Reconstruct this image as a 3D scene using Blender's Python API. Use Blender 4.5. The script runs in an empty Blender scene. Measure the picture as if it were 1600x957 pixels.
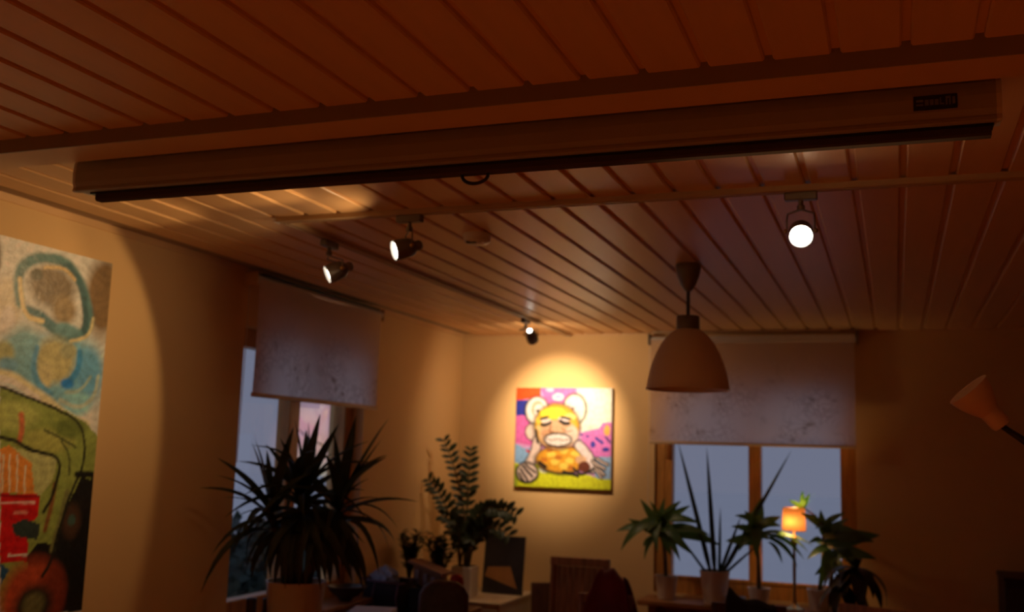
import bpy, bmesh, math, random
import numpy as np
from mathutils import Vector, Matrix, Euler
random.seed(7)
S = bpy.context.scene
COL = S.collection

# ------------------------------------------------------------------ camera
cam_d = bpy.data.cameras.new('camera'); cam = bpy.data.objects.new('camera', cam_d); COL.objects.link(cam)
cam_d.sensor_width = 36.0; cam_d.lens = 35.8; cam_d.clip_start = 0.05; cam_d.clip_end = 500
cam_d.dof.use_dof = True; cam_d.dof.focus_distance = 1.9; cam_d.dof.aperture_fstop = 3.8
RIGHT = Vector((0.9368, 0.3492, 0.0307)); UP = Vector((0.0222, -0.1461, 0.9890)); BACK = RIGHT.cross(UP)
RIGHT = UP.cross(BACK).normalized(); UP.normalize(); BACK.normalize()
cam.matrix_world = Matrix(((RIGHT.x, UP.x, BACK.x, 0), (RIGHT.y, UP.y, BACK.y, 0), (RIGHT.z, UP.z, BACK.z, 1.62), (0, 0, 0, 1)))
S.camera = cam
S.view_settings.view_transform = 'Standard'; S.view_settings.look = 'None'
S.view_settings.exposure = 0.0; S.view_settings.gamma = 1.0; S.view_settings.use_curve_mapping = False

# ------------------------------------------------------------------ dusk sky
W = bpy.data.worlds.new('dusk_sky'); S.world = W; W.use_nodes = True
nt = W.node_tree; nt.nodes.clear()
N = lambda t: nt.nodes.new(t)
L = lambda a, b: nt.links.new(a, b)
tc = N('ShaderNodeTexCoord'); sep = N('ShaderNodeSeparateXYZ'); L(tc.outputs['Generated'], sep.inputs[0])
mr = N('ShaderNodeMapRange'); L(sep.outputs['Z'], mr.inputs['Value']); mr.inputs['From Min'].default_value = -0.05; mr.inputs['From Max'].default_value = 0.8
ramp = N('ShaderNodeValToRGB'); L(mr.outputs[0], ramp.inputs[0])
ramp.color_ramp.elements[0].color = (0.168, 0.178, 0.255, 1); ramp.color_ramp.elements[1].color = (0.160, 0.178, 0.262, 1)
# afterglow low on the horizon, behind the left window
dist = N('ShaderNodeVectorMath'); dist.operation = 'DISTANCE'; L(tc.outputs['Generated'], dist.inputs[0]); dist.inputs[1].default_value = (-0.512, 0.859, 0.004)
g = N('ShaderNodeMapRange'); g.interpolation_type = 'SMOOTHSTEP'; L(dist.outputs['Value'], g.inputs['Value'])
g.inputs['From Min'].default_value = 0.030; g.inputs['From Max'].default_value = 0.056; g.inputs['To Min'].default_value = 1; g.inputs['To Max'].default_value = 0
no = N('ShaderNodeTexNoise'); no.inputs['Scale'].default_value = 55; no.inputs['Detail'].default_value = 5; L(tc.outputs['Generated'], no.inputs['Vector'])
gl = N('ShaderNodeMapRange'); L(sep.outputs['Z'], gl.inputs['Value']); gl.inputs['From Min'].default_value = -0.022; gl.inputs['From Max'].default_value = 0.03
gr = N('ShaderNodeValToRGB'); L(gl.outputs[0], gr.inputs[0])
e = gr.color_ramp.elements; e[0].color = (0.40, 0.34, 0.20, 1); e[1].color = (0.56, 0.23, 0.24, 1)
k = gr.color_ramp.elements.new(0.38); k.color = (0.56, 0.31, 0.22, 1)
mxn = N('ShaderNodeMix'); mxn.data_type = 'RGBA'; L(no.outputs['Fac'], mxn.inputs['Factor']); L(gr.outputs[0], mxn.inputs['A']); mxn.inputs['B'].default_value = (0.30, 0.25, 0.36, 1)
mx = N('ShaderNodeMix'); mx.data_type = 'RGBA'; L(g.outputs[0], mx.inputs['Factor']); L(ramp.outputs[0], mx.inputs['A']); L(mxn.outputs['Result'], mx.inputs['B'])
bg = N('ShaderNodeBackground'); bg.inputs['Strength'].default_value = 1.0; L(mx.outputs['Result'], bg.inputs[0])
wo = N('ShaderNodeOutputWorld'); L(bg.outputs[0], wo.inputs[0])

WARM = (1.0, 0.60, 0.26)          # colour of the halogen lamps

# ------------------------------------------------------------------ materials
def mat(name, col, rough=0.5, var=0.0, scale=8.0, bump=0.0, bscale=60.0, metal=0.0, emit=None, estr=0.0, col2=None, stretch=(1, 1, 1), sheen=0.0, spec=0.5):
    m = bpy.data.materials.new(name); m.use_nodes = True
    t = m.node_tree; b = t.nodes['Principled BSDF']
    b.inputs['Roughness'].default_value = rough; b.inputs['Metallic'].default_value = metal
    b.inputs['Specular IOR Level'].default_value = spec
    if sheen: b.inputs['Sheen Weight'].default_value = sheen
    b.inputs['Base Color'].default_value = (*col, 1)
    co = t.nodes.new('ShaderNodeTexCoord'); mp = t.nodes.new('ShaderNodeMapping'); mp.inputs['Scale'].default_value = stretch
    t.links.new(co.outputs['Object'], mp.inputs[0])
    if var or col2:
        n = t.nodes.new('ShaderNodeTexNoise'); n.inputs['Scale'].default_value = scale; n.inputs['Detail'].default_value = 6
        t.links.new(mp.outputs[0], n.inputs['Vector'])
        r = t.nodes.new('ShaderNodeValToRGB'); t.links.new(n.outputs['Fac'], r.inputs[0])
        r.color_ramp.elements[0].position = 0.3; r.color_ramp.elements[1].position = 0.7
        c2 = col2 or tuple(min(1, c * (1 + var)) for c in col)
        r.color_ramp.elements[0].color = (*[c * (1 - var) for c in col], 1); r.color_ramp.elements[1].color = (*c2, 1)
        t.links.new(r.outputs[0], b.inputs['Base Color'])
    if bump:
        n2 = t.nodes.new('ShaderNodeTexNoise'); n2.inputs['Scale'].default_value = bscale; n2.inputs['Detail'].default_value = 4
        t.links.new(mp.outputs[0], n2.inputs['Vector'])
        bp = t.nodes.new('ShaderNodeBump'); bp.inputs['Strength'].default_value = bump; bp.inputs['Distance'].default_value = 0.004
        t.links.new(n2.outputs['Fac'], bp.inputs['Height']); t.links.new(bp.outputs[0], b.inputs['Normal'])
    if emit:
        b.inputs['Emission Color'].default_value = (*emit, 1); b.inputs['Emission Strength'].default_value = estr
    return m

def two_sided(name, col, trans, rough=0.6, tcol=None):
    """leaf or cloth: diffuse plus translucent"""
    m = bpy.data.materials.new(name); m.use_nodes = True; t = m.node_tree; t.nodes.clear()
    o = t.nodes.new('ShaderNodeOutputMaterial'); d = t.nodes.new('ShaderNodeBsdfPrincipled'); tr = t.nodes.new('ShaderNodeBsdfTranslucent')
    mixs = t.nodes.new('ShaderNodeMixShader'); mixs.inputs[0].default_value = trans
    co = t.nodes.new('ShaderNodeTexCoord'); n = t.nodes.new('ShaderNodeTexNoise'); n.inputs['Scale'].default_value = 9; n.inputs['Detail'].default_value = 4
    t.links.new(co.outputs['Object'], n.inputs['Vector'])
    r = t.nodes.new('ShaderNodeValToRGB'); t.links.new(n.outputs['Fac'], r.inputs[0])
    r.color_ramp.elements[0].color = (*[c * 0.7 for c in col], 1); r.color_ramp.elements[1].color = (*[min(1, c * 1.3) for c in col], 1)
    t.links.new(r.outputs[0], d.inputs['Base Color']); d.inputs['Roughness'].default_value = rough
    tr.inputs[0].default_value = (*(tcol or col), 1)
    t.links.new(d.outputs[0], mixs.inputs[1]); t.links.new(tr.outputs[0], mixs.inputs[2]); t.links.new(mixs.outputs[0], o.inputs[0])
    return m

def glass_mat():
    m = bpy.data.materials.new('window_glass'); m.use_nodes = True; t = m.node_tree; t.nodes.clear()
    o = t.nodes.new('ShaderNodeOutputMaterial'); a = t.nodes.new('ShaderNodeBsdfTransparent'); a.inputs[0].default_value = (0.96, 0.98, 0.98, 1)
    gsh = t.nodes.new('ShaderNodeBsdfGlossy'); gsh.inputs['Roughness'].default_value = 0.02
    lw_ = t.nodes.new('ShaderNodeLayerWeight'); lw_.inputs['Blend'].default_value = .5
    pw = t.nodes.new('ShaderNodeMath'); pw.operation = 'POWER'; t.links.new(lw_.outputs['Facing'], pw.inputs[0]); pw.inputs[1].default_value = 4
    fr = t.nodes.new('ShaderNodeMath'); fr.operation = 'MULTIPLY_ADD'; t.links.new(pw.outputs[0], fr.inputs[0]); fr.inputs[1].default_value = .5; fr.inputs[2].default_value = .03
    x = t.nodes.new('ShaderNodeMixShader'); t.links.new(fr.outputs[0], x.inputs[0]); t.links.new(a.outputs[0], x.inputs[1]); t.links.new(gsh.outputs[0], x.inputs[2]); t.links.new(x.outputs[0], o.inputs[0])
    return m

def blind_mat():
    """cream woven blind printed with twigs and leaves over its lower part"""
    m = bpy.data.materials.new('printed_blind_fabric'); m.use_nodes = True; t = m.node_tree; t.nodes.clear()
    o = t.nodes.new('ShaderNodeOutputMaterial'); d = t.nodes.new('ShaderNodeBsdfDiffuse'); tr = t.nodes.new('ShaderNodeBsdfTranslucent')
    co = t.nodes.new('ShaderNodeTexCoord')
    sx = t.nodes.new('ShaderNodeSeparateXYZ'); t.links.new(co.outputs['Object'], sx.inputs[0])
    wv = t.nodes.new('ShaderNodeTexNoise'); wv.inputs['Scale'].default_value = 5; t.links.new(co.outputs['Object'], wv.inputs['Vector'])
    vm = t.nodes.new('ShaderNodeVectorMath'); vm.operation = 'MULTIPLY_ADD'; t.links.new(wv.outputs['Color'], vm.inputs[0]); vm.inputs[1].default_value = (.25, .25, .25); t.links.new(co.outputs['Object'], vm.inputs[2])
    v1 = t.nodes.new('ShaderNodeTexVoronoi'); v1.feature = 'DISTANCE_TO_EDGE'; v1.inputs['Scale'].default_value = 24; t.links.new(vm.outputs[0], v1.inputs['Vector'])
    l1 = t.nodes.new('ShaderNodeMapRange'); t.links.new(v1.outputs['Distance'], l1.inputs['Value']); l1.inputs['From Min'].default_value = 0.0; l1.inputs['From Max'].default_value = 0.16; l1.inputs['To Min'].default_value = .55; l1.inputs['To Max'].default_value = 0
    v2 = t.nodes.new('ShaderNodeTexVoronoi'); v2.inputs['Scale'].default_value = 13; t.links.new(vm.outputs[0], v2.inputs['Vector'])
    l2 = t.nodes.new('ShaderNodeMapRange'); t.links.new(v2.outputs['Distance'], l2.inputs['Value']); l2.inputs['From Min'].default_value = 0.12; l2.inputs['From Max'].default_value = 0.30; l2.inputs['To Min'].default_value = 1; l2.inputs['To Max'].default_value = 0
    gt = t.nodes.new('ShaderNodeTexNoise'); gt.inputs['Scale'].default_value = 4.5; t.links.new(co.outputs['Object'], gt.inputs['Vector'])
    gm = t.nodes.new('ShaderNodeMapRange'); t.links.new(gt.outputs['Fac'], gm.inputs['Value']); gm.inputs['From Min'].default_value = 0.38; gm.inputs['From Max'].default_value = 0.6
    mxx = t.nodes.new('ShaderNodeMath'); mxx.operation = 'MAXIMUM'; t.links.new(l1.outputs[0], mxx.inputs[0]); t.links.new(l2.outputs[0], mxx.inputs[1])
    mu = t.nodes.new('ShaderNodeMath'); mu.operation = 'MULTIPLY'; t.links.new(mxx.outputs[0], mu.inputs[0]); t.links.new(gm.outputs[0], mu.inputs[1])
    zz = t.nodes.new('ShaderNodeMapRange'); t.links.new(sx.outputs['Z'], zz.inputs['Value']); zz.inputs['From Min'].default_value = -0.12; zz.inputs['From Max'].default_value = -0.42
    mu2 = t.nodes.new('ShaderNodeMath'); mu2.operation = 'MULTIPLY'; t.links.new(mu.outputs[0], mu2.inputs[0]); t.links.new(zz.outputs[0], mu2.inputs[1])
    c1 = t.nodes.new('ShaderNodeMix'); c1.data_type = 'RGBA'; t.links.new(mu2.outputs[0], c1.inputs['Factor']); c1.inputs['A'].default_value = (.88, .70, .52, 1); c1.inputs['B'].default_value = (.46, .33, .22, 1)
    c2 = t.nodes.new('ShaderNodeMix'); c2.data_type = 'RGBA'; t.links.new(mu2.outputs[0], c2.inputs['Factor']); c2.inputs['A'].default_value = (.95, .86, .82, 1); c2.inputs['B'].default_value = (.52, .36, .28, 1)
    t.links.new(c1.outputs['Result'], d.inputs[0]); t.links.new(c2.outputs['Result'], tr.inputs[0])
    x = t.nodes.new('ShaderNodeMixShader'); x.inputs[0].default_value = 0.66
    t.links.new(d.outputs[0], x.inputs[1]); t.links.new(tr.outputs[0], x.inputs[2]); t.links.new(x.outputs[0], o.inputs[0])
    return m

def paint_mat(name, rough=0.4, bump=0.3):
    m = mat(name, (.8, .8, .8), rough, bump=bump, bscale=45)
    t = m.node_tree; b = t.nodes['Principled BSDF']
    a = t.nodes.new('ShaderNodeVertexColor'); a.layer_name = 'paint'
    t.links.new(a.outputs['Color'], b.inputs['Base Color'])
    return m

M = dict(
    wall=mat('wall_paint', (.80, .56, .27), .85, var=.02, scale=1.5, bump=.15, bscale=180),
    plank=mat('painted_plank', (.80, .51, .25), .36, spec=.2, var=.04, scale=3, bump=.10, bscale=40, stretch=(6, .5, 1)),
    wallfar=mat('dark_panelled_wall', (.09, .030, .012), .7, var=.2, scale=4, stretch=(6, 6, 1)),
    headm=mat('grey_lamp_metal', (.20, .18, .16), .4, metal=.3, var=.05),
    barm=mat('matt_dark_bar', (.10, .08, .07), .95, var=.05, spec=.0),
    slab=mat('ceiling_backing', (.45, .36, .27), .8, var=.05),
    floor=mat('reddish_wood_floor', (.66, .195, .024), .5, var=.25, scale=5, bump=.1, stretch=(8, 1, 1)),
    grey=mat('shaded_batten_edge', (.36, .31, .25), .5, var=.04),
    beam=mat('painted_beam', (.78, .51, .25), .45, var=.03, bump=.1),
    frame=mat('orange_pine', (.55, .25, .06), .38, var=.25, scale=6, bump=.12, stretch=(9, 9, 1)),
    glass=glass_mat(), blind=blind_mat(),
    white=mat('white_plastic', (.75, .72, .68), .4, var=.03),
    case=mat('screen_case_metal', (.42, .40, .38), .42, var=.03, bump=.05),
    black=mat('black_plastic', (.015, .015, .017), .4, var=.2),
    mark=mat('pale_grey_print', (.20, .21, .20), .5, var=.1),
    steel=mat('brushed_steel', (.26, .25, .24), .35, metal=1, var=.1, scale=30),
    track=mat('grey_track_metal', (.52, .36, .20), .45, var=.05),
    lens=mat('lit_lens', (1, 1, 1), .3, emit=(1.0, .93, .80), estr=14, var=.01),
    enamel=mat('white_enamel_shade', (.92, .76, .60), .4, var=.02, scale=3),
    hem=mat('hem_bar', (.62, .45, .28), .5, var=.1),
    pot=mat('white_ceramic', (.74, .68, .62), .35, var=.05, scale=6),
    potdark=mat('dark_glaze', (.05, .035, .03), .35, var=.2),
    soil=mat('potting_soil', (.05, .03, .02), .95, var=.5, scale=60, bump=.6),
    yucca=two_sided('yucca_leaf', (.035, .058, .030), .15, .5), zz=two_sided('glossy_dark_leaf', (.032, .052, .020), .08, .5),
    drac=two_sided('broad_green_leaf', (.055, .105, .035), .2, .45, (.16, .30, .04)), snake=two_sided('spear_leaf', (.035, .06, .045), .05, .5),
    bright=two_sided('lamplit_green_leaf', (.16, .42, .05), .5, .5, (.30, .85, .05)), blackleaf=two_sided('near_black_leaf', (.012, .018, .010), .05, .35),
    stem=mat('plant_stem', (.12, .09, .04), .7, var=.3, scale=20),
    chair=mat('brown_chair_wood', (.36, .17, .07), .4, var=.3, scale=7, bump=.15, stretch=(8, 8, 1)),
    chairdark=mat('dark_chair_wood', (.09, .036, .022), .4, var=.3, scale=7, stretch=(8, 8, 1)),
    uphol=mat('olive_upholstery', (.10, .09, .05), .9, var=.2, scale=30, bump=.4, bscale=200),
    red=mat('dark_red_cloth', (.16, .012, .014), .9, var=.3, scale=6, bump=.3, bscale=90, sheen=.2),
    blackcloth=mat('black_cloth', (.012, .011, .012), .9, var=.3, scale=8, bump=.4, bscale=70),
    cream=mat('cream_cabinet', (.66, .56, .42), .5, var=.04),
    bench=mat('stained_bench_wood', (.33, .15, .06), .45, var=.3, scale=6, bump=.1, stretch=(1, 8, 8)),
    tablewood=mat('table_wood', (.22, .11, .05), .4, var=.3, scale=6, stretch=(8, 1, 8)),
    shade=two_sided('orange_lampshade', (.55, .26, .10), .12, .8, (.70, .30, .10)),
    brass=mat('aged_brass', (.55, .40, .18), .3, metal=1, var=.1),
    pinkshade=mat('pinkish_lamp_plastic', (.88, .62, .46), .3, var=.03),
    paint=paint_mat('oil_paint', .38, .5), paint2=paint_mat('acrylic_paint', .55, .15),
    canvas=mat('canvas_edge', (.60, .55, .45), .8, var=.1, bump=.2),
    darkpic=mat('dark_picture_print', (.035, .030, .035), .4, var=.6, scale=4), tan=mat('tan_print', (.42, .20, .07), .5, var=.15, scale=8),
    blue=mat('crumpled_blue_paper', (.35, .42, .58), .8, var=.2), paperw=mat('white_paper', (.40, .39, .46), .8, var=.08),
    purple=mat('purple_piping', (.20, .13, .20), .7, var=.2), navy=mat('navy_bag_cloth', (.018, .016, .03), .8, var=.3, bump=.3),
    housew=mat('tan_card', (.34, .20, .12), .8, var=.2), redball=mat('red_wool', (.30, .02, .015), .9, var=.3, scale=30, bump=.5),
    snow=mat('dusk_snow', (.97, .97, .97), .9, var=.04, scale=.6, bump=.2, bscale=3),
    bushleaf=two_sided('hedge_leaf', (.035, .06, .05), .15, .6), bark=mat('bark', (.05, .035, .03), .9, var=.3, scale=20),
    marker=mat('dark_cabinet', (.02, .014, .010), .45, var=.2),
)

# ------------------------------------------------------------------ mesh helpers
WL = {}
class MB:
    def __init__(s): s.v = []; s.f = []
    def add(s, vs, fs):
        o = len(s.v); s.v += [tuple(v) for v in vs]; s.f += [tuple(i + o for i in f) for f in fs]; return s
    def box(s, x0, x1, y0, y1, z0, z1, b=0.0):
        if b <= 0:
            vs = [(x, y, z) for x in (x0, x1) for y in (y0, y1) for z in (z0, z1)]
            return s.add(vs, [(0, 1, 3, 2), (4, 6, 7, 5), (0, 4, 5, 1), (2, 3, 7, 6), (0, 2, 6, 4), (1, 5, 7, 3)])
        bm = bmesh.new(); bmesh.ops.create_cube(bm, size=1)
        for v in bm.verts: v.co = ((x0 + x1) / 2 + v.co.x * (x1 - x0), (y0 + y1) / 2 + v.co.y * (y1 - y0), (z0 + z1) / 2 + v.co.z * (z1 - z0))
        bmesh.ops.bevel(bm, geom=bm.edges[:], offset=b, segments=2, affect='EDGES', profile=.5)
        bm.verts.index_update(); s.add([v.co.copy() for v in bm.verts], [[v.index for v in f.verts] for f in bm.faces]); bm.free(); return s
    def obox(s, c, half, rot, b=0.0):
        t = MB().box(-half[0], half[0], -half[1], half[1], -half[2], half[2], b); R = rot.to_matrix() if hasattr(rot, 'to_matrix') else rot
        return s.add([R @ Vector(v) + Vector(c) for v in t.v], t.f)
    def lathe(s, prof, c=(0, 0, 0), axis=(0, 0, 1), n=24, cap=False):
        q = Vector((0, 0, 1)).rotation_difference(Vector(axis).normalized()); c = Vector(c); vs = []; fs = []
        for r, z in prof:
            for k in range(n):
                a = 2 * math.pi * k / n; vs.append(c + q @ Vector((r * math.cos(a), r * math.sin(a), z)))
        for i in range(len(prof) - 1):
            for k in range(n):
                k2 = (k + 1) % n; fs.append((i * n + k, i * n + k2, (i + 1) * n + k2, (i + 1) * n + k))
        if cap: fs.append(tuple(range(n - 1, -1, -1))); fs.append(tuple((len(prof) - 1) * n + k for k in range(n)))
        return s.add(vs, fs)
    def tube(s, pts, r, n=8, cap=True):
        pts = [Vector(p) for p in pts]; rs = r if isinstance(r, (list, tuple)) else [r] * len(pts); vs = []; fs = []
        d0 = (pts[1] - pts[0]).normalized(); u = d0.orthogonal().normalized()
        for i, p in enumerate(pts):
            d = (pts[min(i + 1, len(pts) - 1)] - pts[max(i - 1, 0)]).normalized()
            u = (u - d * u.dot(d)).normalized(); w = d.cross(u)
            for k in range(n):
                a = 2 * math.pi * k / n; vs.append(p + (u * math.cos(a) + w * math.sin(a)) * rs[i])
        for i in range(len(pts) - 1):
            for k in range(n):
                k2 = (k + 1) % n; fs.append((i * n + k, i * n + k2, (i + 1) * n + k2, (i + 1) * n + k))
        if cap: fs.append(tuple(range(n - 1, -1, -1))); fs.append(tuple((len(pts) - 1) * n + k for k in range(n)))
        return s.add(vs, fs)
    def prism(s, prof, p0, p1, ax=0):
        """profile of 2 coordinates extruded along ax from p0 to p1"""
        n = len(prof); vs = []
        for p in (p0, p1):
            for a, b in prof: vs.append((p, a, b) if ax == 0 else (a, p, b) if ax == 1 else (a, b, p))
        fs = [(k, (k + 1) % n, n + (k + 1) % n, n + k) for k in range(n)] + [tuple(range(n - 1, -1, -1)), tuple(range(n, 2 * n))]
        return s.add(vs, fs)
    def grid(s, fn, nu, nv):
        vs = [fn(i / nu, j / nv) for i in range(nu + 1) for j in range(nv + 1)]
        return s.add(vs, [(i * (nv + 1) + j, (i + 1) * (nv + 1) + j, (i + 1) * (nv + 1) + j + 1, i * (nv + 1) + j + 1) for i in range(nu) for j in range(nv)])
    def build(s, name, m, parent=None, origin=None, smooth=None):
        org = Vector(origin) if origin is not None else (WL[parent.name] if parent else Vector((0, 0, 0)))
        me = bpy.data.meshes.new(name); me.from_pydata([tuple(Vector(v) - org) for v in s.v], [], s.f); me.validate(); me.update()
        bm = bmesh.new(); bm.from_mesh(me); bmesh.ops.recalc_face_normals(bm, faces=bm.faces[:]); bm.to_mesh(me); bm.free()
        if smooth is not None:
            me.polygons.foreach_set('use_smooth', [True] * len(me.polygons))
            if smooth < 3: me.set_sharp_from_angle(angle=smooth)
        me.materials.append(M[m])
        o = bpy.data.objects.new(name, me); COL.objects.link(o)
        if parent: o.parent = parent; o.location = org - WL[parent.name]
        else: o.location = org
        WL[o.name] = org
        return o
SM = 0.7
def thing(name, label, cat, loc, group=None):
    o = bpy.data.objects.new(name, None); COL.objects.link(o); o.location = loc; o.empty_display_size = .1
    WL[o.name] = Vector(loc); return tag(o, label, cat, group)
def tag(o, label, cat, group=None):
    o['label'] = label; o['category'] = cat
    if group: o['group'] = group
    return o
def struct(o): o['kind'] = 'structure'; return o
def at_child(o, mesh_owner, parent, loc, rot=None, scale=None):
    """copy of a part with shared mesh"""
    c = mesh_owner.copy(); COL.objects.link(c); c.parent = parent; c.location = Vector(loc) - WL[parent.name]
    if rot is not None: c.rotation_euler = rot
    if scale is not None: c.scale = scale
    WL[c.name] = Vector(loc); return c

# ================================================================== ROOM SHELL
XL, XR, YB, YF, H = -2.688, 3.20, 6.22, -3.60, 2.40
struct(MB().box(XL, XR, YF, YB, -0.06, 0).build('floor', 'floor'))
# left wall with its window opening, back wall with its window opening
LW = (3.78, 4.90, 0.86, 2.155); BW = (-1.385, -0.215, 0.83, 2.10)
w = MB(); xo = XL - 0.21
w.box(xo, XL, YF, LW[0], 0, 2.46).box(xo, XL, LW[1], YB + .21, 0, 2.46).box(xo, XL, LW[0], LW[1], 0, LW[2]).box(xo, XL, LW[0], LW[1], LW[3], 2.46)
struct(w.build('wall_left', 'wall'))
w = MB(); yo = YB + 0.21
w.box(XL, BW[0], YB, yo, 0, 2.46).box(BW[1], XR + .2, YB, yo, 0, 2.46).box(BW[0], BW[1], YB, yo, 0, BW[2]).box(BW[0], BW[1], YB, yo, BW[3], 2.46)
struct(w.build('wall_back', 'wall'))
struct(MB().box(XR, XR + .2, YF, YB, 0, 2.46).build('wall_right', 'wallfar'))
struct(MB().box(XL - .21, XR + .2, YF - .2, YF, 0, 2.46).build('wall_front', 'wallfar'))
ceil = struct(MB().box(XL, XR, YF, YB, H + 0.013, H + 0.06).build('ceiling', 'slab'))
# ceiling boards, one object each; shallow channels between them, running away from the viewer
prof = [(-.0625, .011), (-.0550, .011), (-.0542, .0035), (-.0505, 0), (.0505, 0), (.0542, .0035), (.0550, .011), (.0625, .011), (.0625, .0165), (-.0625, .0165)]
for ya, yb in ((YF + .005, 1.9445), (1.9465, 2.884), (2.886, YB - .003)):
    first = None; x = -0.84 - 0.0625 - 0.125 * 14
    while x < XR - .07:
        if x > XL + .06:
            if first is None:
                first = MB().prism([(a, b + H - .003) for a, b in prof], 0, yb - ya, ax=1)
                first.v = [(vx + x, vy + ya, vz) for vx, vy, vz in first.v]
                first = first.build('plank', 'plank', ceil, origin=(x, ya, H))
            else: at_child(0, first, ceil, (x, ya, H))
        x += 0.125
# flat batten across the ceiling, and slim cove mouldings where ceiling meets walls
struct(MB().box(XL, XR, 1.949, 2.068, 2.362, H + .006, .002).build('trim_1', 'beam'))
struct(MB().box(XL, XR, 1.9445, 1.949, 2.361, H + .008).build('trim_shade_strip', 'grey'))  # added strip; shade on the batten's front face is put into its grey
struct(MB().box(XL, XL + .006, YF, 1.94, 2.385, 2.412).box(XL, XL + .006, 2.07, YB, 2.385, 2.412).build('trim_2', 'beam'))
struct(MB().box(XL + .006, XR, YB - .008, YB, 2.388, 2.412).build('trim_3', 'beam'))

# ------------------------------------------------------------------ windows
def bars(root, name, boxes, m='frame', b=.004):
    for q in boxes: MB().box(*q, b).build(name, m, root)
wl = bpy.data.objects.new('window_1', None); COL.objects.link(wl); wl.location = (-2.78, 4.34, LW[2]); WL[wl.name] = Vector(wl.location); struct(wl)
X0, X1 = -2.825, -2.752
bars(wl, 'frame_bar', [(X0, X1, 3.78, 3.865, .86, 2.155), (X0, X1, 4.815, 4.90, .86, 2.155), (X0, X1, 3.865, 4.815, .86, .945), (X0, X1, 3.865, 4.815, 2.07, 2.155)])
bars(wl, 'mullion', [(X0, X1 + .002, 4.28, 4.367, .945, 2.07)])
for a, b_ in ((3.865, 4.28), (4.367, 4.815)): MB().box(-2.80, -2.796, a, b_, .945, 2.07).build('pane', 'glass', wl)
MB().box(X1 + .001, -2.56, 3.74, 4.94, .835, .862, .006).build('sill', 'bench', wl)
wb = bpy.data.objects.new('window_2', None); COL.objects.link(wb); wb.location = (-.8, 6.27, BW[2]); WL[wb.name] = Vector(wb.location); struct(wb)
Y0, Y1 = 6.238, 6.31
bars(wb, 'frame_bar', [(-1.385, -1.278, Y0, Y1, .83, 2.1), (-.302, -.215, Y0, Y1, .83, 2.1), (-1.278, -.302, Y0, Y1, .83, .915), (-1.278, -.302, Y0, Y1, 2.02, 2.1)])
bars(wb, 'mullion', [(-.823, -.75, Y0 - .002, Y1, .915, 2.02)])
bars(wb, 'sash_rail', [(-1.278, -.823, Y0 - .006, Y0 + .02, .915, .935), (-.75, -.302, Y0 - .006, Y0 + .02, .915, .935)])
for a, b_ in ((-1.278, -.823), (-.75, -.302)): MB().box(a, b_, 6.282, 6.286, .915, 2.02).build('pane', 'glass', wb)

# ================================================================== OUTDOORS
struct(MB().grid(lambda u, v: (-60 + 120 * u, -20 + 80 * v, -.15 + .05 * math.sin(9 * u) * math.sin(7 * v)), 40, 40).build('ground_outside', 'snow', smooth=3))
def foliage(c, rad, n, size, seed, squash=1.0):
    rnd = random.Random(seed); mb = MB()
    for _ in range(n):
        while True:
            p = Vector((rnd.uniform(-1, 1), rnd.uniform(-1, 1), rnd.uniform(-1, 1)))
            if .25 < p.length < 1: break
        p = Vector((p.x * rad[0], p.y * rad[1], p.z * rad[2])) + Vector(c)
        d = Vector((rnd.gauss(0, 1), rnd.gauss(0, 1), rnd.gauss(.3, 1))).normalized(); s = d.orthogonal().normalized(); l = size * rnd.uniform(.6, 1.3)
        mb.add([p, p + d * l * .5 + s * l * .3, p + d * l, p + d * l * .5 - s * l * .3], [(0, 1, 2, 3)])
    return mb
def bush(c, rad, n, seed, label):
    t = thing('garden_bush', label, 'bush', (c[0], c[1], -.12), 'evergreen bushes outside the left window')
    f = foliage(c, rad, n, .11, seed).build('foliage', 'bushleaf', t); f['kind'] = 'stuff'
    MB().tube([(c[0], c[1], -.12), (c[0] + .03, c[1], c[2] * .5), (c[0], c[1] + .02, c[2])], [.04, .03, .015], 6).build('stem', 'bark', t)
bush((-4.7, 6.55, .45), (.70, .75, .62), 2200, 3, 'larger dark bush seen low through the left pane of the left window')
bush((-5.2, 8.15, .50), (.60, .70, .42), 1500, 5, 'smaller dark bush farther right behind the yucca, outside the left window')
def bare_tree(base, h, seed):
    rnd = random.Random(seed)
    t = thing('bare_tree', 'leafless thin tree against the pink sunset in the left window', 'tree', base)
    MB().tube([base, (base[0] + .05, base[1], base[2] + h * .5), (base[0], base[1] + .1, base[2] + h)], [.07, .05, .02], 7).build('trunk', 'bark', t)
    for k in range(12):
        z = base[2] + h * rnd.uniform(.35, .95); a = rnd.uniform(0, 6.28); l = rnd.uniform(.5, 1.0)
        p = Vector((base[0], base[1] + .05, z)); q = p + Vector((math.cos(a) * l, math.sin(a) * l, l * .45)); r_ = q + Vector((math.cos(a + .4) * l * .4, math.sin(a + .4) * l * .4, l * .35))
        MB().tube([p, q, r_], [.02, .011, .004], 5).build('branch', 'bark', t)
bare_tree((-7.1, 12.55, -.15), 3.4, 4)

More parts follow.
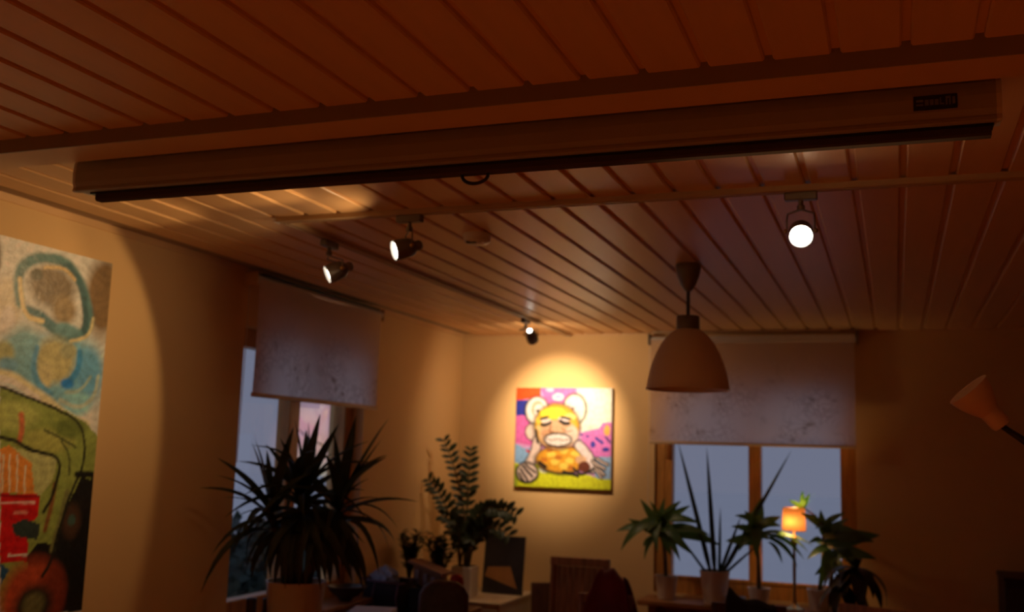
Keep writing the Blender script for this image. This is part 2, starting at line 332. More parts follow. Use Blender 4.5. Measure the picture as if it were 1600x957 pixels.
# ================================================================== LIGHT TRACKS AND SPOTLIGHTS
t = thing('lighting_track', 'long ceiling track across the room, holding two spotlights', 'track', (.1, 2.90, H))
MB().prism([(2.884, 2.3985), (2.884, 2.381), (2.889, 2.379), (2.896, 2.379), (2.897, 2.388), (2.907, 2.388), (2.908, 2.379), (2.914, 2.379), (2.918, 2.381), (2.918, 2.3985)], -1.96, 2.2).build('rail', 'track', t)
MB().box(-1.968, -1.9575, 2.884, 2.918, 2.379, 2.398, .002).build('end_cap', 'white', t)
MB().box(2.2, 2.211, 2.884, 2.918, 2.379, 2.398, .002).build('end_cap', 'white', t)
t = thing('lighting_track', 'shorter ceiling track running away toward the back wall', 'track', (-1.94, 4.5, H))
MB().prism([(-1.957, 2.3985), (-1.957, 2.381), (-1.952, 2.379), (-1.945, 2.379), (-1.944, 2.388), (-1.934, 2.388), (-1.933, 2.379), (-1.927, 2.379), (-1.923, 2.381), (-1.923, 2.3985)], 2.922, 6.165, ax=1).build('rail', 'track', t)
MB().box(-1.957, -1.923, 6.1655, 6.176, 2.379, 2.398, .002).build('end_cap', 'white', t)

def spotlight(label, mount, head, aim, watts, size, blend, along, spill, tint=WARM):
    """mount: point on the track; head: centre of the lit lens; aim: point the lamp shines at"""
    mx_, my_, _ = mount; z = 2.379
    t = thing('track_spotlight', label, 'spotlight', (mx_, my_, z), None)
    lx, ly = (.045, .014) if along == 'x' else (.014, .045)
    MB().box(mx_ - lx, mx_ + lx, my_ - ly, my_ + ly, z - .024, z, .004).build('adapter', 'headm', t)
    hd = Vector(head); d = (Vector(aim) - hd).normalized(); side = d.cross(Vector((0, 0, 1))).normalized(); body = hd - d * .045
    top = Vector((mx_, my_, z - .022))
    MB().lathe([(.011, 0), (.011, .012), (.007, .016), (.007, .03)], top + Vector((0, 0, -.03)), n=14, cap=True).build('swivel', 'headm', t)
    fork = top + Vector((0, 0, -.028))
    for s in (-1, 1):
        MB().tube([fork, fork + side * s * .036 + Vector((0, 0, -.012)), body + side * s * .038 + Vector((0, 0, .03)), body + side * s * .037], .0028, 6).build('yoke_arm', 'steel', t)
        MB().lathe([(.002, 0), (.006, .001), (.0075, .006), (.004, .010), (.001, .011)], body + side * s * .036, side * s, 12).build('knob', 'brass', t)
    h = MB().lathe([(.0315, .050), (.0335, .049), (.0340, .020), (.0325, .002), (.028, -.014), (.020, -.022), (.017, -.024), (.0165, -.040), (.012, -.043), (.0005, -.0435)], body, d, 28)
    h.lathe([(.0315, .050), (.0305, .043), (.030, .036), (.0005, .036)], body, d, 28)
    hs = h.build('housing', 'headm', t, smooth=SM)
    MB().lathe([(.0295, .0385), (.026, .0405), (.015, .042), (.0005, .0425)], body, d, 24).build('lens', 'lens', hs, smooth=3)
    MB().lathe([(.0135, -.0437), (.012, -.0455), (.0005, -.046)], body, d, 16).build('rear_vent', 'lens' if spill > 5 else 'black', hs, smooth=SM)
    for nm, wt, sz, bl in (('spotlight_beam', watts, size, blend), ('spotlight_spill', spill, 158 if along == 'x' or spill < 2 else 152, .45 if spill < 5 else .7)):
        ld = bpy.data.lights.new(nm, 'SPOT'); ld.energy = wt; ld.color = tint; ld.spot_size = math.radians(sz); ld.spot_blend = bl; ld.shadow_soft_size = .02
        lo = bpy.data.objects.new(nm, ld); COL.objects.link(lo); lo.parent = t
        lo.location = hd + d * .006 - WL[t.name]; lo.rotation_euler = d.to_track_quat('-Z', 'Y').to_euler()
    return t
spotlight('lit spotlight nearest the left wall, above the left blind', (-1.94, 3.21, H), (-1.865, 3.09, 2.232), (-2.635, 2.46, 1.77), 8, 96, .16, 'y', .5)
spotlight('lit spotlight hanging at the left part of the cross track, beside the smoke alarm', (-1.46, 2.901, H), (-1.497, 2.882, 2.261), (-2.40, 2.05, 1.88), 7, 90, .25, 'x', 2.6)
spotlight('small far spotlight aimed at the colourful monkey painting', (-1.94, 5.36, H), (-1.92, 5.43, 2.272), (-1.995, 6.20, 1.86), 58, 62, .75, 'y', 12, (1.0, .68, .40))
spotlight('brightest spotlight facing the viewer, above and right of the pendant lamp', (-.235, 2.901, H), (-.232, 2.855, 2.243), (-.02, .45, .85), 150, 86, .35, 'x', .6)

# ------------------------------------------------------------------ smoke alarm
t = thing('smoke_alarm', 'small round smoke alarm on the ceiling between two spotlights', 'smoke alarm', (-1.385, 3.29, H))
MB().lathe([(.0005, 0), (.052, 0), (.052, -.010), (.049, -.014)], (-1.385, 3.29, H - .003), n=28).build('base', 'white', t, smooth=SM)
MB().lathe([(.049, -.014), (.047, -.028), (.036, -.036), (.018, -.038), (.0005, -.038)], (-1.385, 3.29, H - .003), n=28).build('cover', 'white', t, smooth=SM)
MB().box(-1.412, -1.375, 3.253, 3.267, H - .0415, H - .034, .002).build('vent_slot', 'black', t)
MB().lathe([(.008, 0), (.008, -.005), (.0005, -.006)], (-1.352, 3.27, H - .034), n=12).build('test_button', 'white', t, smooth=SM)

# ------------------------------------------------------------------ pendant lamp
px_, py_ = -.762, 4.0
t = thing('pendant_lamp', 'unlit bell-shaped pendant lamp hanging before the back window', 'pendant lamp', (px_, py_, H))
MB().lathe([(.0005, 0), (.047, 0), (.050, -.006), (.049, -.022), (.043, -.052), (.030, -.085), (.016, -.105), (.008, -.112), (.0005, -.113)], (px_, py_, H - .003), n=32).build('canopy', 'headm', t, smooth=SM)
cord = []
for k in range(2):
    MB().tube([(px_ + .0045 * math.cos(a * 1.2 + k * math.pi), py_ + .0045 * math.sin(a * 1.2 + k * math.pi), 2.292 - a / 26 * .108) for a in range(27)], .0038, 6).build('cord', 'black', t, smooth=3)
MB().lathe([(.0005, 0), (.042, 0), (.045, -.004), (.046, -.050), (.044, -.056)], (px_, py_, 2.187), n=32).build('cap', 'headm', t, smooth=SM)
sp = [(.040, 2.135), (.055, 2.128), (.080, 2.108), (.103, 2.078), (.124, 2.040), (.141, 1.998), (.153, 1.955), (.160, 1.915), (.163, 1.897)]
MB().lathe([(r, z) for r, z in sp] + [(.1655, 1.894), (.1635, 1.893)] + [(r - .004, z - .002) for r, z in reversed(sp)], (px_, py_, 0), n=48).build('lamp_shade', 'enamel', t, smooth=SM)
MB().lathe([(.013, 2.13), (.015, 2.08), (.014, 2.06), (.028, 2.02), (.030, 1.995), (.022, 1.972), (.0005, 1.962)], (px_, py_, 0), n=20).build('bulb', 'white', t, smooth=3)

# ================================================================== PROJECTION SCREEN
t = thing('projection_screen', 'long rolled-up projection screen case fixed under the ceiling batten', 'projection screen', (-.93, 2.12, 2.36))
x0, x1 = -2.062, .197
cp = [(2.168, 2.372), (2.094, 2.372), (2.088, 2.366), (2.0855, 2.34), (2.087, 2.312), (2.092, 2.300), (2.090, 2.296), (2.089, 2.290), (2.094, 2.288), (2.106, 2.288), (2.106, 2.294), (2.150, 2.294), (2.160, 2.296), (2.168, 2.310)]
MB().prism(cp, x0, x1).build('case', 'case', t)
for xa, xb in ((x0 - .010, x0), (x1, x1 + .010)):
    MB().prism([(a + (.001 if a < 2.1 else -.001), b) for a, b in cp], xa, xb).build('end_cap', 'white', t)
MB().prism([(2.112, 2.2985), (2.112, 2.270), (2.116, 2.2655), (2.138, 2.2655), (2.138, 2.2985)], x0 + .05, x1 - .008).build('weight_bar', 'barm', t)
MB().box(x0 + .035, x1 - .004, 2.108, 2.145, 2.2835, 2.2945).build('slot_lining', 'black', t)
MB().box(x0, x1, 2.125, 2.165, 2.371, 2.3985).build('light_blocker', 'white', t)  # unseen strip added to stop lamplight leaking over the case
for xx in (-1.8, -.93, -.08): MB().box(xx - .02, xx + .02, 2.10, 2.16, 2.371, 2.398).build('hanger', 'white', t)
hp = [(-.905 + .033 * math.cos(a), 2.125, 2.264 - .021 * math.sin(a)) for a in [math.pi * k / 14 for k in range(15)]]
MB().tube([(-.872, 2.125, 2.272)] + hp + [(-.938, 2.125, 2.272)], .0042, 8).build('pull_handle', 'black', t, smooth=3)
bd = MB().box(.048, .128, 2.0838, 2.0872, 2.317, 2.346).build('badge', 'black', t)
mk = MB()
for a, b_, c, d in ((.053, .066, .56, .72), (.053, .066, .30, .42), (.069, .076, .30, .70), (.078, .085, .30, .70), (.087, .094, .30, .70), (.0965, .0985, .3, .8), (.0985, .104, .3, .40), (.107, .110, .25, .85), (.113, .116, .25, .85), (.110, .113, .7, .85), (.119, .124, .3, .8)):
    mk.box(a, b_, 2.0832, 2.0842, 2.317 + .029 * c, 2.317 + .029 * d)
mk.build('badge_print', 'mark', bd)

# ================================================================== ROLLER BLINDS
def blind_left():
    t = thing('roller_blind', 'half-lowered printed roller blind over the left-hand window', 'blind', (-2.64, 4.33, 2.37))
    MB().tube([(-2.640, 3.76, 2.358), (-2.640, 4.94, 2.358)], .020, 16).build('roller_tube', 'white', t, smooth=SM)
    for y in (3.745, 4.942): MB().box(-2.686, -2.618, y, y + .012, 2.325, 2.388, .003).build('bracket', 'hem', t)
    MB().box(-2.655, -2.618, 3.80, 4.90, 2.376, 2.386).build('head_rail', 'black', t)
    f = MB().grid(lambda u, v: (-2.620 + .004 * math.sin(9 * v + 3 * u) * (1 - u * .2), 3.765 + 1.15 * v, 2.356 - .512 * u), 12, 30); f.build('fabric', 'blind', t, smooth=3)
    MB().box(-2.626, -2.614, 3.762, 4.918, 1.836, 1.856, .004).build('hem_bar', 'hem', t)
    MB().tube([(-2.66, 3.752, 2.33), (-2.66, 3.752, 2.0), (-2.665, 3.752, 1.55)], .0018, 6).build('bead_chain', 'white', t)
blind_left()
t = thing('roller_blind', 'half-lowered printed roller blind over the back window, behind the pendant lamp', 'blind', (-.8, 6.15, 2.37))
MB().tube([(-1.40, 6.148, 2.345), (-.20, 6.148, 2.345)], .022, 16).build('roller_tube', 'white', t, smooth=SM)
MB().box(-1.10, -.205, 6.112, 6.120, 2.322, 2.366, .003).build('valance', 'white', t)
for x in (-1.412, -.198): MB().box(x, x + .010, 6.115, 6.215, 2.315, 2.385, .003).build('bracket', 'steel', t)
MB().box(-1.39, -.29, 6.12, 6.20, 2.386, 2.399).build('head_rail', 'hem', t)
MB().grid(lambda u, v: (-1.395 + 1.185 * v, 6.124 + .004 * math.sin(8 * v + 2 * u), 2.345 - .62 * u), 12, 30).build('fabric', 'blind', t, smooth=3)
MB().box(-1.398, -.207, 6.118, 6.131, 1.712, 1.73, .004).build('hem_bar', 'hem', t)
MB().tube([(-1.404, 6.13, 2.33), (-1.404, 6.13, 1.9), (-1.405, 6.135, 1.1)], .0016, 6).build('bead_chain', 'white', t)

# ================================================================== PAINTINGS
def lin(c): return [((x / 255) / 12.92 if x / 255 <= .04045 else ((x / 255 + .055) / 1.055) ** 2.4) for x in c]
def chaikin(p, n=2):
    for _ in range(n):
        q = [p[0]]
        for (xa, ya), (xb, yb) in zip(p[:-1], p[1:]): q += [(xa * .75 + xb * .25, ya * .75 + yb * .25), (xa * .25 + xb * .75, ya * .25 + yb * .75)]
        p = q + [p[-1]]
    return p
def raster(feats, base, A, B, wob, seed, gain, soft):
    """painter's algorithm: A, B are coordinate grids; colours are the pigments"""
    rs = np.random.RandomState(seed); pig = lambda c: np.minimum(np.array(lin(c)) * np.array(gain), .93); out = np.ones(A.shape + (3,)) * pig(base)
    wa = sum(np.sin(A * f_ * 6 + p_) * np.sin(B * f_ * 5 + q_) / f_ ** .8 for f_, p_, q_ in ((5, .3, 1), (9, 2, .4), (17, 1, 3), (33, 2.2, 1.1))) * wob
    a2, b2 = A + wa, B + np.roll(wa, 9, axis=0)
    for ft in feats:
        col = pig(ft[1])
        if ft[0] == 'p':
            pts = ft[2]; ins = np.zeros(A.shape, bool); n = len(pts)
            for i in range(n):
                (xa, ya), (xb, yb) = pts[i], pts[(i + 1) % n]
                if ya != yb: ins ^= ((ya > b2) != (yb > b2)) & (a2 < (xb - xa) * (b2 - ya) / (yb - ya) + xa)
            wgt = ins.astype(float)
        elif ft[0] == 'e':
            (cx, cy), rx, ry = ft[2], ft[3], ft[4]; d = np.sqrt(((a2 - cx) / rx) ** 2 + ((b2 - cy) / ry) ** 2); wgt = np.clip((1 + soft / 2 - d) / soft, 0, 1)
        else:
            wd, pts = ft[2], chaikin(ft[3]); d = np.full(A.shape, 9.)
            for (xa, ya), (xb, yb) in zip(pts[:-1], pts[1:]):
                l2 = (xb - xa) ** 2 + (yb - ya) ** 2 + 1e-9; tt = np.clip(((a2 - xa) * (xb - xa) + (b2 - ya) * (yb - ya)) / l2, 0, 1)
                d = np.minimum(d, np.hypot(a2 - xa - tt * (xb - xa), b2 - ya - tt * (yb - ya)))
            wgt = np.clip((wd * .5 - d) / (wd * (.12 + soft * .5)) + .5, 0, 1)
        out = out * (1 - wgt[..., None]) + col * wgt[..., None]
    br = 1 + .16 * np.sin(A * 61 + 4 * np.sin(B * 37)) * np.sin(B * 83 + 3 * np.sin(A * 29)) + .06 * rs.randn(*A.shape)
    return np.clip(out * br[..., None], 0, 1)
def canvas(name, cols, fn, m, parent):
    na, nb = cols.shape[0] - 1, cols.shape[1] - 1
    o = MB().grid(fn, na, nb).build(name, m, parent, smooth=3)
    at = o.data.color_attributes.new('paint', 'FLOAT_COLOR', 'POINT')
    at.data.foreach_set('color', np.concatenate([cols.reshape(-1, 3), np.ones((cols.shape[0] * cols.shape[1], 1))], 1).astype(np.float32).ravel())
    return o
PA, PB = [[["e",[150,160,140],[1.95,2.0],0.22,0.16],["e",[95,130,125],[1.85,1.85],0.15,0.1],["s",[80,108,90],0.09,[[1.65,2.1],[1.9,2.2],[2.15,2.05],[2.2,1.9]]],["e",[120,88,48],[2.889,2.141],0.091,0.143],["e",[190,165,120],[2.468,2.056],0.06,0.083],["e",[215,195,150],[2.472,1.998],0.032,0.045],["e",[118,150,132],[2.555,1.889],0.101,0.097],["e",[112,150,140],[2.742,1.853],0.181,0.137],["e",[95,140,145],[2.845,1.862],0.063,0.085],["e",[128,165,150],[2.801,1.753],0.066,0.042],["e",[150,140,80],[2.473,1.894],0.04,0.038],["e",[100,135,130],[2.494,1.857],0.04,0.025],["s",[80,108,90],0.0376,[[2.516,2.063],[2.495,2.133],[2.512,2.192],[2.572,2.224],[2.658,2.236],[2.73,2.216],[2.785,2.154],[2.822,2.081],[2.834,2.025],[2.778,1.979],[2.695,1.979],[2.637,2.013],[2.553,2.035]]],["e",[118,96,62],[2.644,2.137],0.103,0.07],["e",[85,78,52],[2.57,2.166],0.029,0.02],["e",[140,112,68],[2.707,2.064],0.054,0.051],["s",[58,84,72],0.0282,[[2.697,2.217],[2.751,2.191],[2.787,2.133],[2.811,2.057],[2.807,2.007]]],["s",[70,100,88],0.0345,[[2.552,2.042],[2.604,2.036],[2.651,2.008],[2.698,1.987]]],["e",[98,128,110],[2.724,1.997],0.065,0.024],["s",[205,170,105],0.0172,[[2.505,2.141],[2.518,2.083],[2.536,2.039],[2.564,2.018],[2.617,2.017]]],["s",[185,150,90],0.0125,[[2.606,2.193],[2.662,2.209],[2.708,2.203],[2.741,2.178]]],["s",[190,165,105],0.0125,[[2.747,1.963],[2.802,1.974],[2.836,2.007],[2.845,2.055]]],["e",[170,150,88],[2.688,1.889],0.086,0.078],["e",[185,162,100],[2.65,1.838],0.035,0.047],["e",[150,140,90],[2.742,1.929],0.037,0.027],["s",[60,120,140],0.0266,[[2.794,1.927],[2.797,1.879],[2.777,1.835],[2.747,1.815]]],["e",[40,105,150],[2.752,1.815],0.031,0.017],["s",[88,135,140],0.0235,[[2.605,1.921],[2.592,1.86],[2.625,1.803],[2.68,1.773]]],["s",[150,160,130],0.0125,[[2.751,1.784],[2.815,1.796],[2.856,1.848]]],["s",[165,165,130],0.0157,[[2.727,1.755],[2.822,1.733],[2.884,1.779],[2.895,1.851]]],["s",[225,185,120],0.0361,[[2.466,1.823],[2.514,1.82],[2.593,1.787],[2.693,1.74],[2.771,1.696],[2.858,1.675]]],["s",[235,200,140],0.0204,[[2.468,1.813],[2.541,1.8],[2.63,1.756]]],["p",[128,130,52],[[2.471,1.785],[2.577,1.765],[2.748,1.724],[2.848,1.689],[2.915,1.646],[2.986,1.024],[2.561,1.078]]],["e",[160,155,70],[2.533,1.697],0.106,0.045],["e",[150,140,60],[2.69,1.618],0.109,0.042],["e",[95,100,38],[2.785,1.664],0.075,0.035],["s",[185,95,50],0.0225,[[2.567,1.698],[2.575,1.653],[2.569,1.615]]],["p",[205,118,40],[[2.496,1.589],[2.53,1.602],[2.625,1.55],[2.654,1.445],[2.514,1.449]]],["s",[225,190,130],0.0063,[[2.511,1.569],[2.521,1.453]]],["s",[225,190,130],0.0063,[[2.539,1.57],[2.549,1.452]]],["s",[225,190,130],0.0063,[[2.57,1.57],[2.58,1.451]]],["s",[225,190,130],0.0063,[[2.605,1.537],[2.611,1.45]]],["p",[165,155,85],[[2.546,1.594],[2.64,1.579],[2.74,1.563],[2.732,1.49],[2.677,1.436],[2.654,1.445],[2.626,1.546],[2.569,1.578]]],["p",[185,22,16],[[2.514,1.449],[2.682,1.44],[2.675,1.37],[2.635,1.343],[2.655,1.227],[2.542,1.228]]],["s",[215,150,120],0.0075,[[2.518,1.419],[2.661,1.414]]],["s",[205,120,90],0.01,[[2.578,1.384],[2.63,1.382]]],["s",[120,12,10],0.0075,[[2.515,1.441],[2.678,1.434]]],["s",[225,190,160],0.0075,[[2.574,1.253],[2.647,1.248]]],["p",[45,52,40],[[2.572,1.346],[2.627,1.364],[2.689,1.344],[2.684,1.292],[2.592,1.313]]],["p",[24,22,13],[[2.926,1.511],[2.904,1.484],[2.859,1.5],[2.835,1.456],[2.786,1.371],[2.77,1.276],[2.691,1.282],[2.648,1.244],[2.678,1.063],[2.935,1.03]]],["e",[70,45,25],[2.83,1.348],0.042,0.057],["e",[60,78,58],[2.83,1.35],0.018,0.018],["s",[120,70,30],0.0175,[[2.739,1.473],[2.728,1.384],[2.714,1.322]]],["s",[112,105,50],0.0225,[[2.797,1.446],[2.773,1.34],[2.755,1.256]]],["e",[165,62,28],[2.681,1.108],0.129,0.12],["e",[120,45,20],[2.768,1.108],0.064,0.095],["e",[45,35,20],[2.695,1.08],0.078,0.067],["e",[100,88,45],[2.695,1.08],0.047,0.042],["p",[40,70,85],[[2.541,1.232],[2.58,1.205],[2.55,1.162]]],["s",[30,28,14],0.01,[[2.471,1.783],[2.577,1.763],[2.719,1.725],[2.805,1.696],[2.849,1.653],[2.863,1.589],[2.851,1.515]]],["s",[30,28,14],0.0125,[[2.491,1.626],[2.548,1.619],[2.604,1.591],[2.671,1.577],[2.727,1.57],[2.754,1.542],[2.753,1.501],[2.728,1.431],[2.7,1.385]]],["s",[34,30,16],0.0125,[[2.851,1.515],[2.818,1.45],[2.783,1.356],[2.755,1.214],[2.721,1.175]]],["s",[24,22,13],0.0225,[[2.834,1.507],[2.917,1.506],[2.908,1.479]]],["s",[70,70,30],0.0075,[[2.747,1.619],[2.796,1.572],[2.799,1.507]]],["s",[60,62,28],0.0075,[[2.672,1.656],[2.749,1.628],[2.817,1.599]]],["e",[60,55,30],[2.392,2.175],0.034,0.081]],[["p",[222,105,140],[[0.235,-0.035],[0.637,-0.035],[0.577,0.177],[0.339,0.191]]],["p",[250,78,12],[[-0.033,-0.035],[0.257,-0.035],[0.257,0.092],[0.138,0.113],[-0.033,0.137]]],["e",[240,205,200],[0.443,0.092],0.06,0.04],["e",[235,150,165],[0.443,0.089],0.027,0.017],["e",[242,190,190],[0.354,0.021],0.045,0.02],["p",[248,232,205],[[0.652,-0.035],[1.039,-0.035],[1.039,0.36],[0.875,0.388],[0.696,0.445],[0.637,0.247]]],["e",[250,215,160],[0.815,0.403],0.06,0.04],["p",[32,42,115],[[-0.033,0.134],[0.124,0.123],[0.138,0.29],[-0.033,0.278]]],["p",[225,95,130],[[-0.033,0.278],[0.153,0.29],[0.198,0.593],[-0.033,0.558]]],["p",[140,168,165],[[-0.033,0.551],[0.086,0.614],[0.19,0.614],[0.205,0.784],[-0.033,0.763]]],["s",[225,50,50],0.0232,[[0.124,0.636],[0.168,0.657]]],["p",[226,110,148],[[0.682,0.445],[0.875,0.403],[0.905,0.346],[1.039,0.332],[1.039,0.685],[0.83,0.685],[0.726,0.586]]],["e",[245,175,60],[0.957,0.417],0.033,0.056],["e",[45,45,120],[0.815,0.558],0.027,0.034],["e",[45,45,120],[0.946,0.607],0.036,0.021],["e",[45,45,120],[0.756,0.482],0.021,0.011],["e",[45,45,120],[0.696,0.466],0.021,0.01],["s",[45,45,120],0.0261,[[0.845,0.494],[0.912,0.544]]],["s",[40,40,90],0.0203,[[0.942,0.487],[0.994,0.537]]],["p",[150,170,165],[[0.815,0.685],[1.039,0.671],[1.039,0.911],[0.845,0.897]]],["p",[228,216,22],[[-0.033,0.749],[0.116,0.798],[0.235,0.767],[0.369,0.798],[0.637,0.855],[0.786,0.862],[0.875,0.897],[1.039,0.897],[1.039,1.052],[-0.033,1.052]]],["p",[170,175,30],[[-0.033,0.756],[0.042,0.798],[0.034,1.024],[-0.033,1.024]]],["e",[235,215,150],[0.31,0.826],0.052,0.031],["e",[26,14,10],[0.223,0.233],0.138,0.153],["e",[245,222,185],[0.226,0.233],0.119,0.133],["e",[220,170,110],[0.228,0.219],0.067,0.085],["e",[245,222,185],[0.243,0.236],0.051,0.068],["e",[26,14,10],[0.619,0.212],0.131,0.165],["e",[250,232,205],[0.616,0.215],0.112,0.145],["e",[245,215,170],[0.592,0.205],0.057,0.088],["s",[26,14,10],0.0261,[[0.223,0.233],[0.257,0.247],[0.243,0.282]]],["s",[26,14,10],0.0246,[[0.577,0.247],[0.6,0.205]]],["e",[26,14,10],[0.168,0.449],0.071,0.088],["e",[232,190,140],[0.17,0.449],0.06,0.076],["s",[26,14,10],0.1101,[[0.235,0.53],[0.208,0.685],[0.124,0.812]]],["s",[232,190,140],0.0812,[[0.235,0.53],[0.208,0.685],[0.128,0.805]]],["e",[26,14,10],[0.488,0.723],0.28,0.153],["e",[232,150,25],[0.488,0.713],0.25,0.131],["e",[250,200,60],[0.384,0.671],0.048,0.031],["e",[250,200,60],[0.518,0.629],0.048,0.031],["e",[250,200,60],[0.577,0.727],0.048,0.031],["e",[250,200,60],[0.429,0.742],0.048,0.031],["e",[250,200,60],[0.637,0.657],0.048,0.031],["e",[250,200,60],[0.518,0.784],0.048,0.031],["e",[205,110,20],[0.31,0.727],0.036,0.023],["e",[205,110,20],[0.458,0.699],0.036,0.023],["e",[205,110,20],[0.369,0.629],0.036,0.023],["e",[205,110,20],[0.592,0.798],0.036,0.023],["e",[26,14,10],[0.436,0.388],0.25,0.24],["e",[238,165,30],[0.436,0.388],0.226,0.219],["e",[252,205,40],[0.399,0.261],0.141,0.059],["e",[250,190,50],[0.257,0.332],0.045,0.042],["e",[240,180,90],[0.247,0.41],0.033,0.031],["e",[250,210,90],[0.577,0.29],0.06,0.034],["e",[224,165,100],[0.455,0.466],0.205,0.148],["e",[238,195,140],[0.592,0.466],0.067,0.085],["e",[205,140,80],[0.339,0.459],0.067,0.04],["e",[240,205,160],[0.51,0.318],0.06,0.031],["e",[236,200,150],[0.324,0.335],0.057,0.025],["s",[26,14,10],0.0333,[[0.272,0.371],[0.324,0.377],[0.369,0.353]]],["s",[26,14,10],0.0362,[[0.473,0.335],[0.51,0.357],[0.562,0.357]]],["s",[26,14,10],0.0246,[[0.265,0.318],[0.339,0.297]]],["s",[26,14,10],0.0246,[[0.488,0.297],[0.577,0.311]]],["s",[150,85,40],0.013,[[0.376,0.388],[0.354,0.445],[0.414,0.459]]],["s",[150,85,40],0.0116,[[0.488,0.403],[0.533,0.445],[0.592,0.431]]],["e",[26,14,10],[0.449,0.523],0.152,0.076],["e",[245,215,165],[0.449,0.523],0.131,0.056],["s",[120,70,35],0.0101,[[0.327,0.516],[0.384,0.53],[0.443,0.513],[0.503,0.53],[0.57,0.518]]],["s",[110,55,20],0.0145,[[0.265,0.586],[0.369,0.593],[0.488,0.607],[0.622,0.586]]],["s",[26,14,10],0.0246,[[0.22,0.431],[0.243,0.558]]],["s",[26,14,10],0.113,[[0.667,0.572],[0.771,0.671],[0.808,0.798]]],["s",[240,205,160],0.0841,[[0.67,0.575],[0.771,0.674],[0.807,0.791]]],["e",[225,165,100],[0.696,0.713],0.057,0.042],["e",[105,40,15],[0.729,0.784],0.062,0.054],["s",[26,14,10],0.0275,[[0.622,0.798],[0.696,0.869],[0.786,0.826],[0.845,0.784]]],["e",[26,14,10],[0.134,0.862],0.128,0.113],["e",[232,190,140],[0.134,0.859],0.104,0.088],["s",[26,14,10],0.0232,[[0.086,0.798],[0.19,0.897]]],["s",[26,14,10],0.0232,[[0.116,0.784],[0.22,0.855]]],["s",[26,14,10],0.0232,[[0.064,0.826],[0.146,0.939]]],["s",[26,14,10],0.0232,[[0.049,0.869],[0.101,0.953]]],["s",[26,14,10],0.0391,[[0.815,0.727],[0.935,0.798]]],["s",[232,190,140],0.0145,[[0.815,0.727],[0.935,0.798]]],["s",[26,14,10],0.0391,[[0.838,0.77],[0.935,0.855]]],["s",[232,190,140],0.0145,[[0.838,0.77],[0.935,0.855]]],["s",[26,14,10],0.0391,[[0.853,0.699],[0.964,0.756]]],["s",[232,190,140],0.0145,[[0.853,0.699],[0.964,0.756]]],["s",[26,14,10],0.0391,[[0.845,0.798],[0.905,0.883]]],["s",[232,190,140],0.0145,[[0.845,0.798],[0.905,0.883]]],["s",[26,14,10],0.0362,[[0.265,0.756],[0.324,0.798]]],["s",[26,14,10],0.0333,[[0.518,0.84],[0.667,0.876]]],["s",[160,60,20],0.0174,[[0.012,1.01],[0.979,1.01]]]]]
ya, yb, za, zb = 1.60, 2.915, .93, 2.267
t = thing('painting', 'large abstract landscape painting on the left wall, cropped by the picture edge', 'painting', (XL, 2.25, za))
MB().box(XL + .001, XL + .0195, ya, yb, za, zb).build('stretcher', 'canvas', t)
n1 = 230; gy, gz = np.meshgrid(np.linspace(ya, yb, n1 + 1), np.linspace(za, zb, n1 + 1), indexing='ij')
canvas('painted_face', raster(PA, [196, 184, 156], gy, gz, .007, 1, (1.55, 2.05, 3.3), .5), lambda u, v: (XL + .020, ya + (yb - ya) * u, za + (zb - za) * v), 'paint', t)
xa, xb, za, zb = -2.287, -1.653, 1.423, 2.051
t = thing('painting', 'small square painting of a yellow monkey on the back wall', 'painting', (-1.97, YB, za))
MB().box(xa, xb, YB - .029, YB - .001, za, zb).build('stretcher', 'canvas', t)
n2 = 170; gu, gv = np.meshgrid(np.linspace(0, 1, n2 + 1), np.linspace(0, 1, n2 + 1), indexing='ij')
canvas('painted_face', raster(PB, [222, 150, 160], gu, gv, .009, 2, (.85, 1.15, 2.3), .18), lambda u, v: (xa + (xb - xa) * u, YB - .030, zb - (zb - za) * v), 'paint2', t)

# ================================================================== FURNITURE
t = thing('plant_table', 'low wooden table below the left-hand window, carrying the yucca', 'table', (-2.43, 4.55, 0))
MB().box(-2.675, -2.17, 3.62, 5.42, .75, .78, .006).build('table_top', 'tablewood', t)
for x in (-2.64, -2.21):
    for y in (3.67, 5.37): MB().box(x - .025, x + .025, y - .025, y + .025, 0, .75).build('leg', 'tablewood', t)
MB().box(-2.64, -2.21, 3.68, 3.70, .68, .75).box(-2.64, -2.21, 5.35, 5.37, .68, .75).box(-2.23, -2.21, 3.70, 5.35, .68, .75).build('apron', 'tablewood', t)
t = thing('cabinet', 'low cream cabinet in the back corner below the monkey painting', 'cabinet', (-2.38, 6.0, 0))
MB().box(-2.68, -2.135, 5.60, 6.21, .04, .76, .004).build('body', 'cream', t)
MB().box(-2.685, -2.13, 5.585, 6.212, .76, .778, .004).build('top', 'cream', t)
for x in (-2.67, -2.405):
    d = MB().box(x, x + .26, 5.582, 5.60, .07, .74, .004).build('door', 'cream', t); MB().lathe([(.004, 0), (.004, .012), (.012, .018), (.012, .026), (.0005, .03)], (x + (.25 if x < -2.5 else .025), 5.584, .55), (0, -1, 0), 14).build('knob', 'brass', d, smooth=SM)
t = thing('window_bench', 'brown wooden bench below the back window, carrying potted plants', 'bench', (-.8, 6.08, 0))
MB().box(-1.42, -.12, 5.94, 6.215, .785, .815, .006).build('bench_top', 'bench', t)
for x in (-1.34, -.20):
    MB().box(x - .02, x + .02, 5.97, 6.19, 0, .785).build('support', 'bench', t)
MB().box(-1.32, -.22, 6.16, 6.18, .66, .785).build('back_rail', 'bench', t)
t = thing('dark_cabinet', 'black cabinet at the lower right edge, standing against the back wall', 'cabinet', (.78, 6.0, 0))
MB().box(.50, 1.08, 5.83, 6.21, .05, 1.06, .004).build('body', 'marker', t); MB().box(.494, 1.086, 5.82, 6.212, 1.06, 1.083, .004).build('top', 'marker', t)
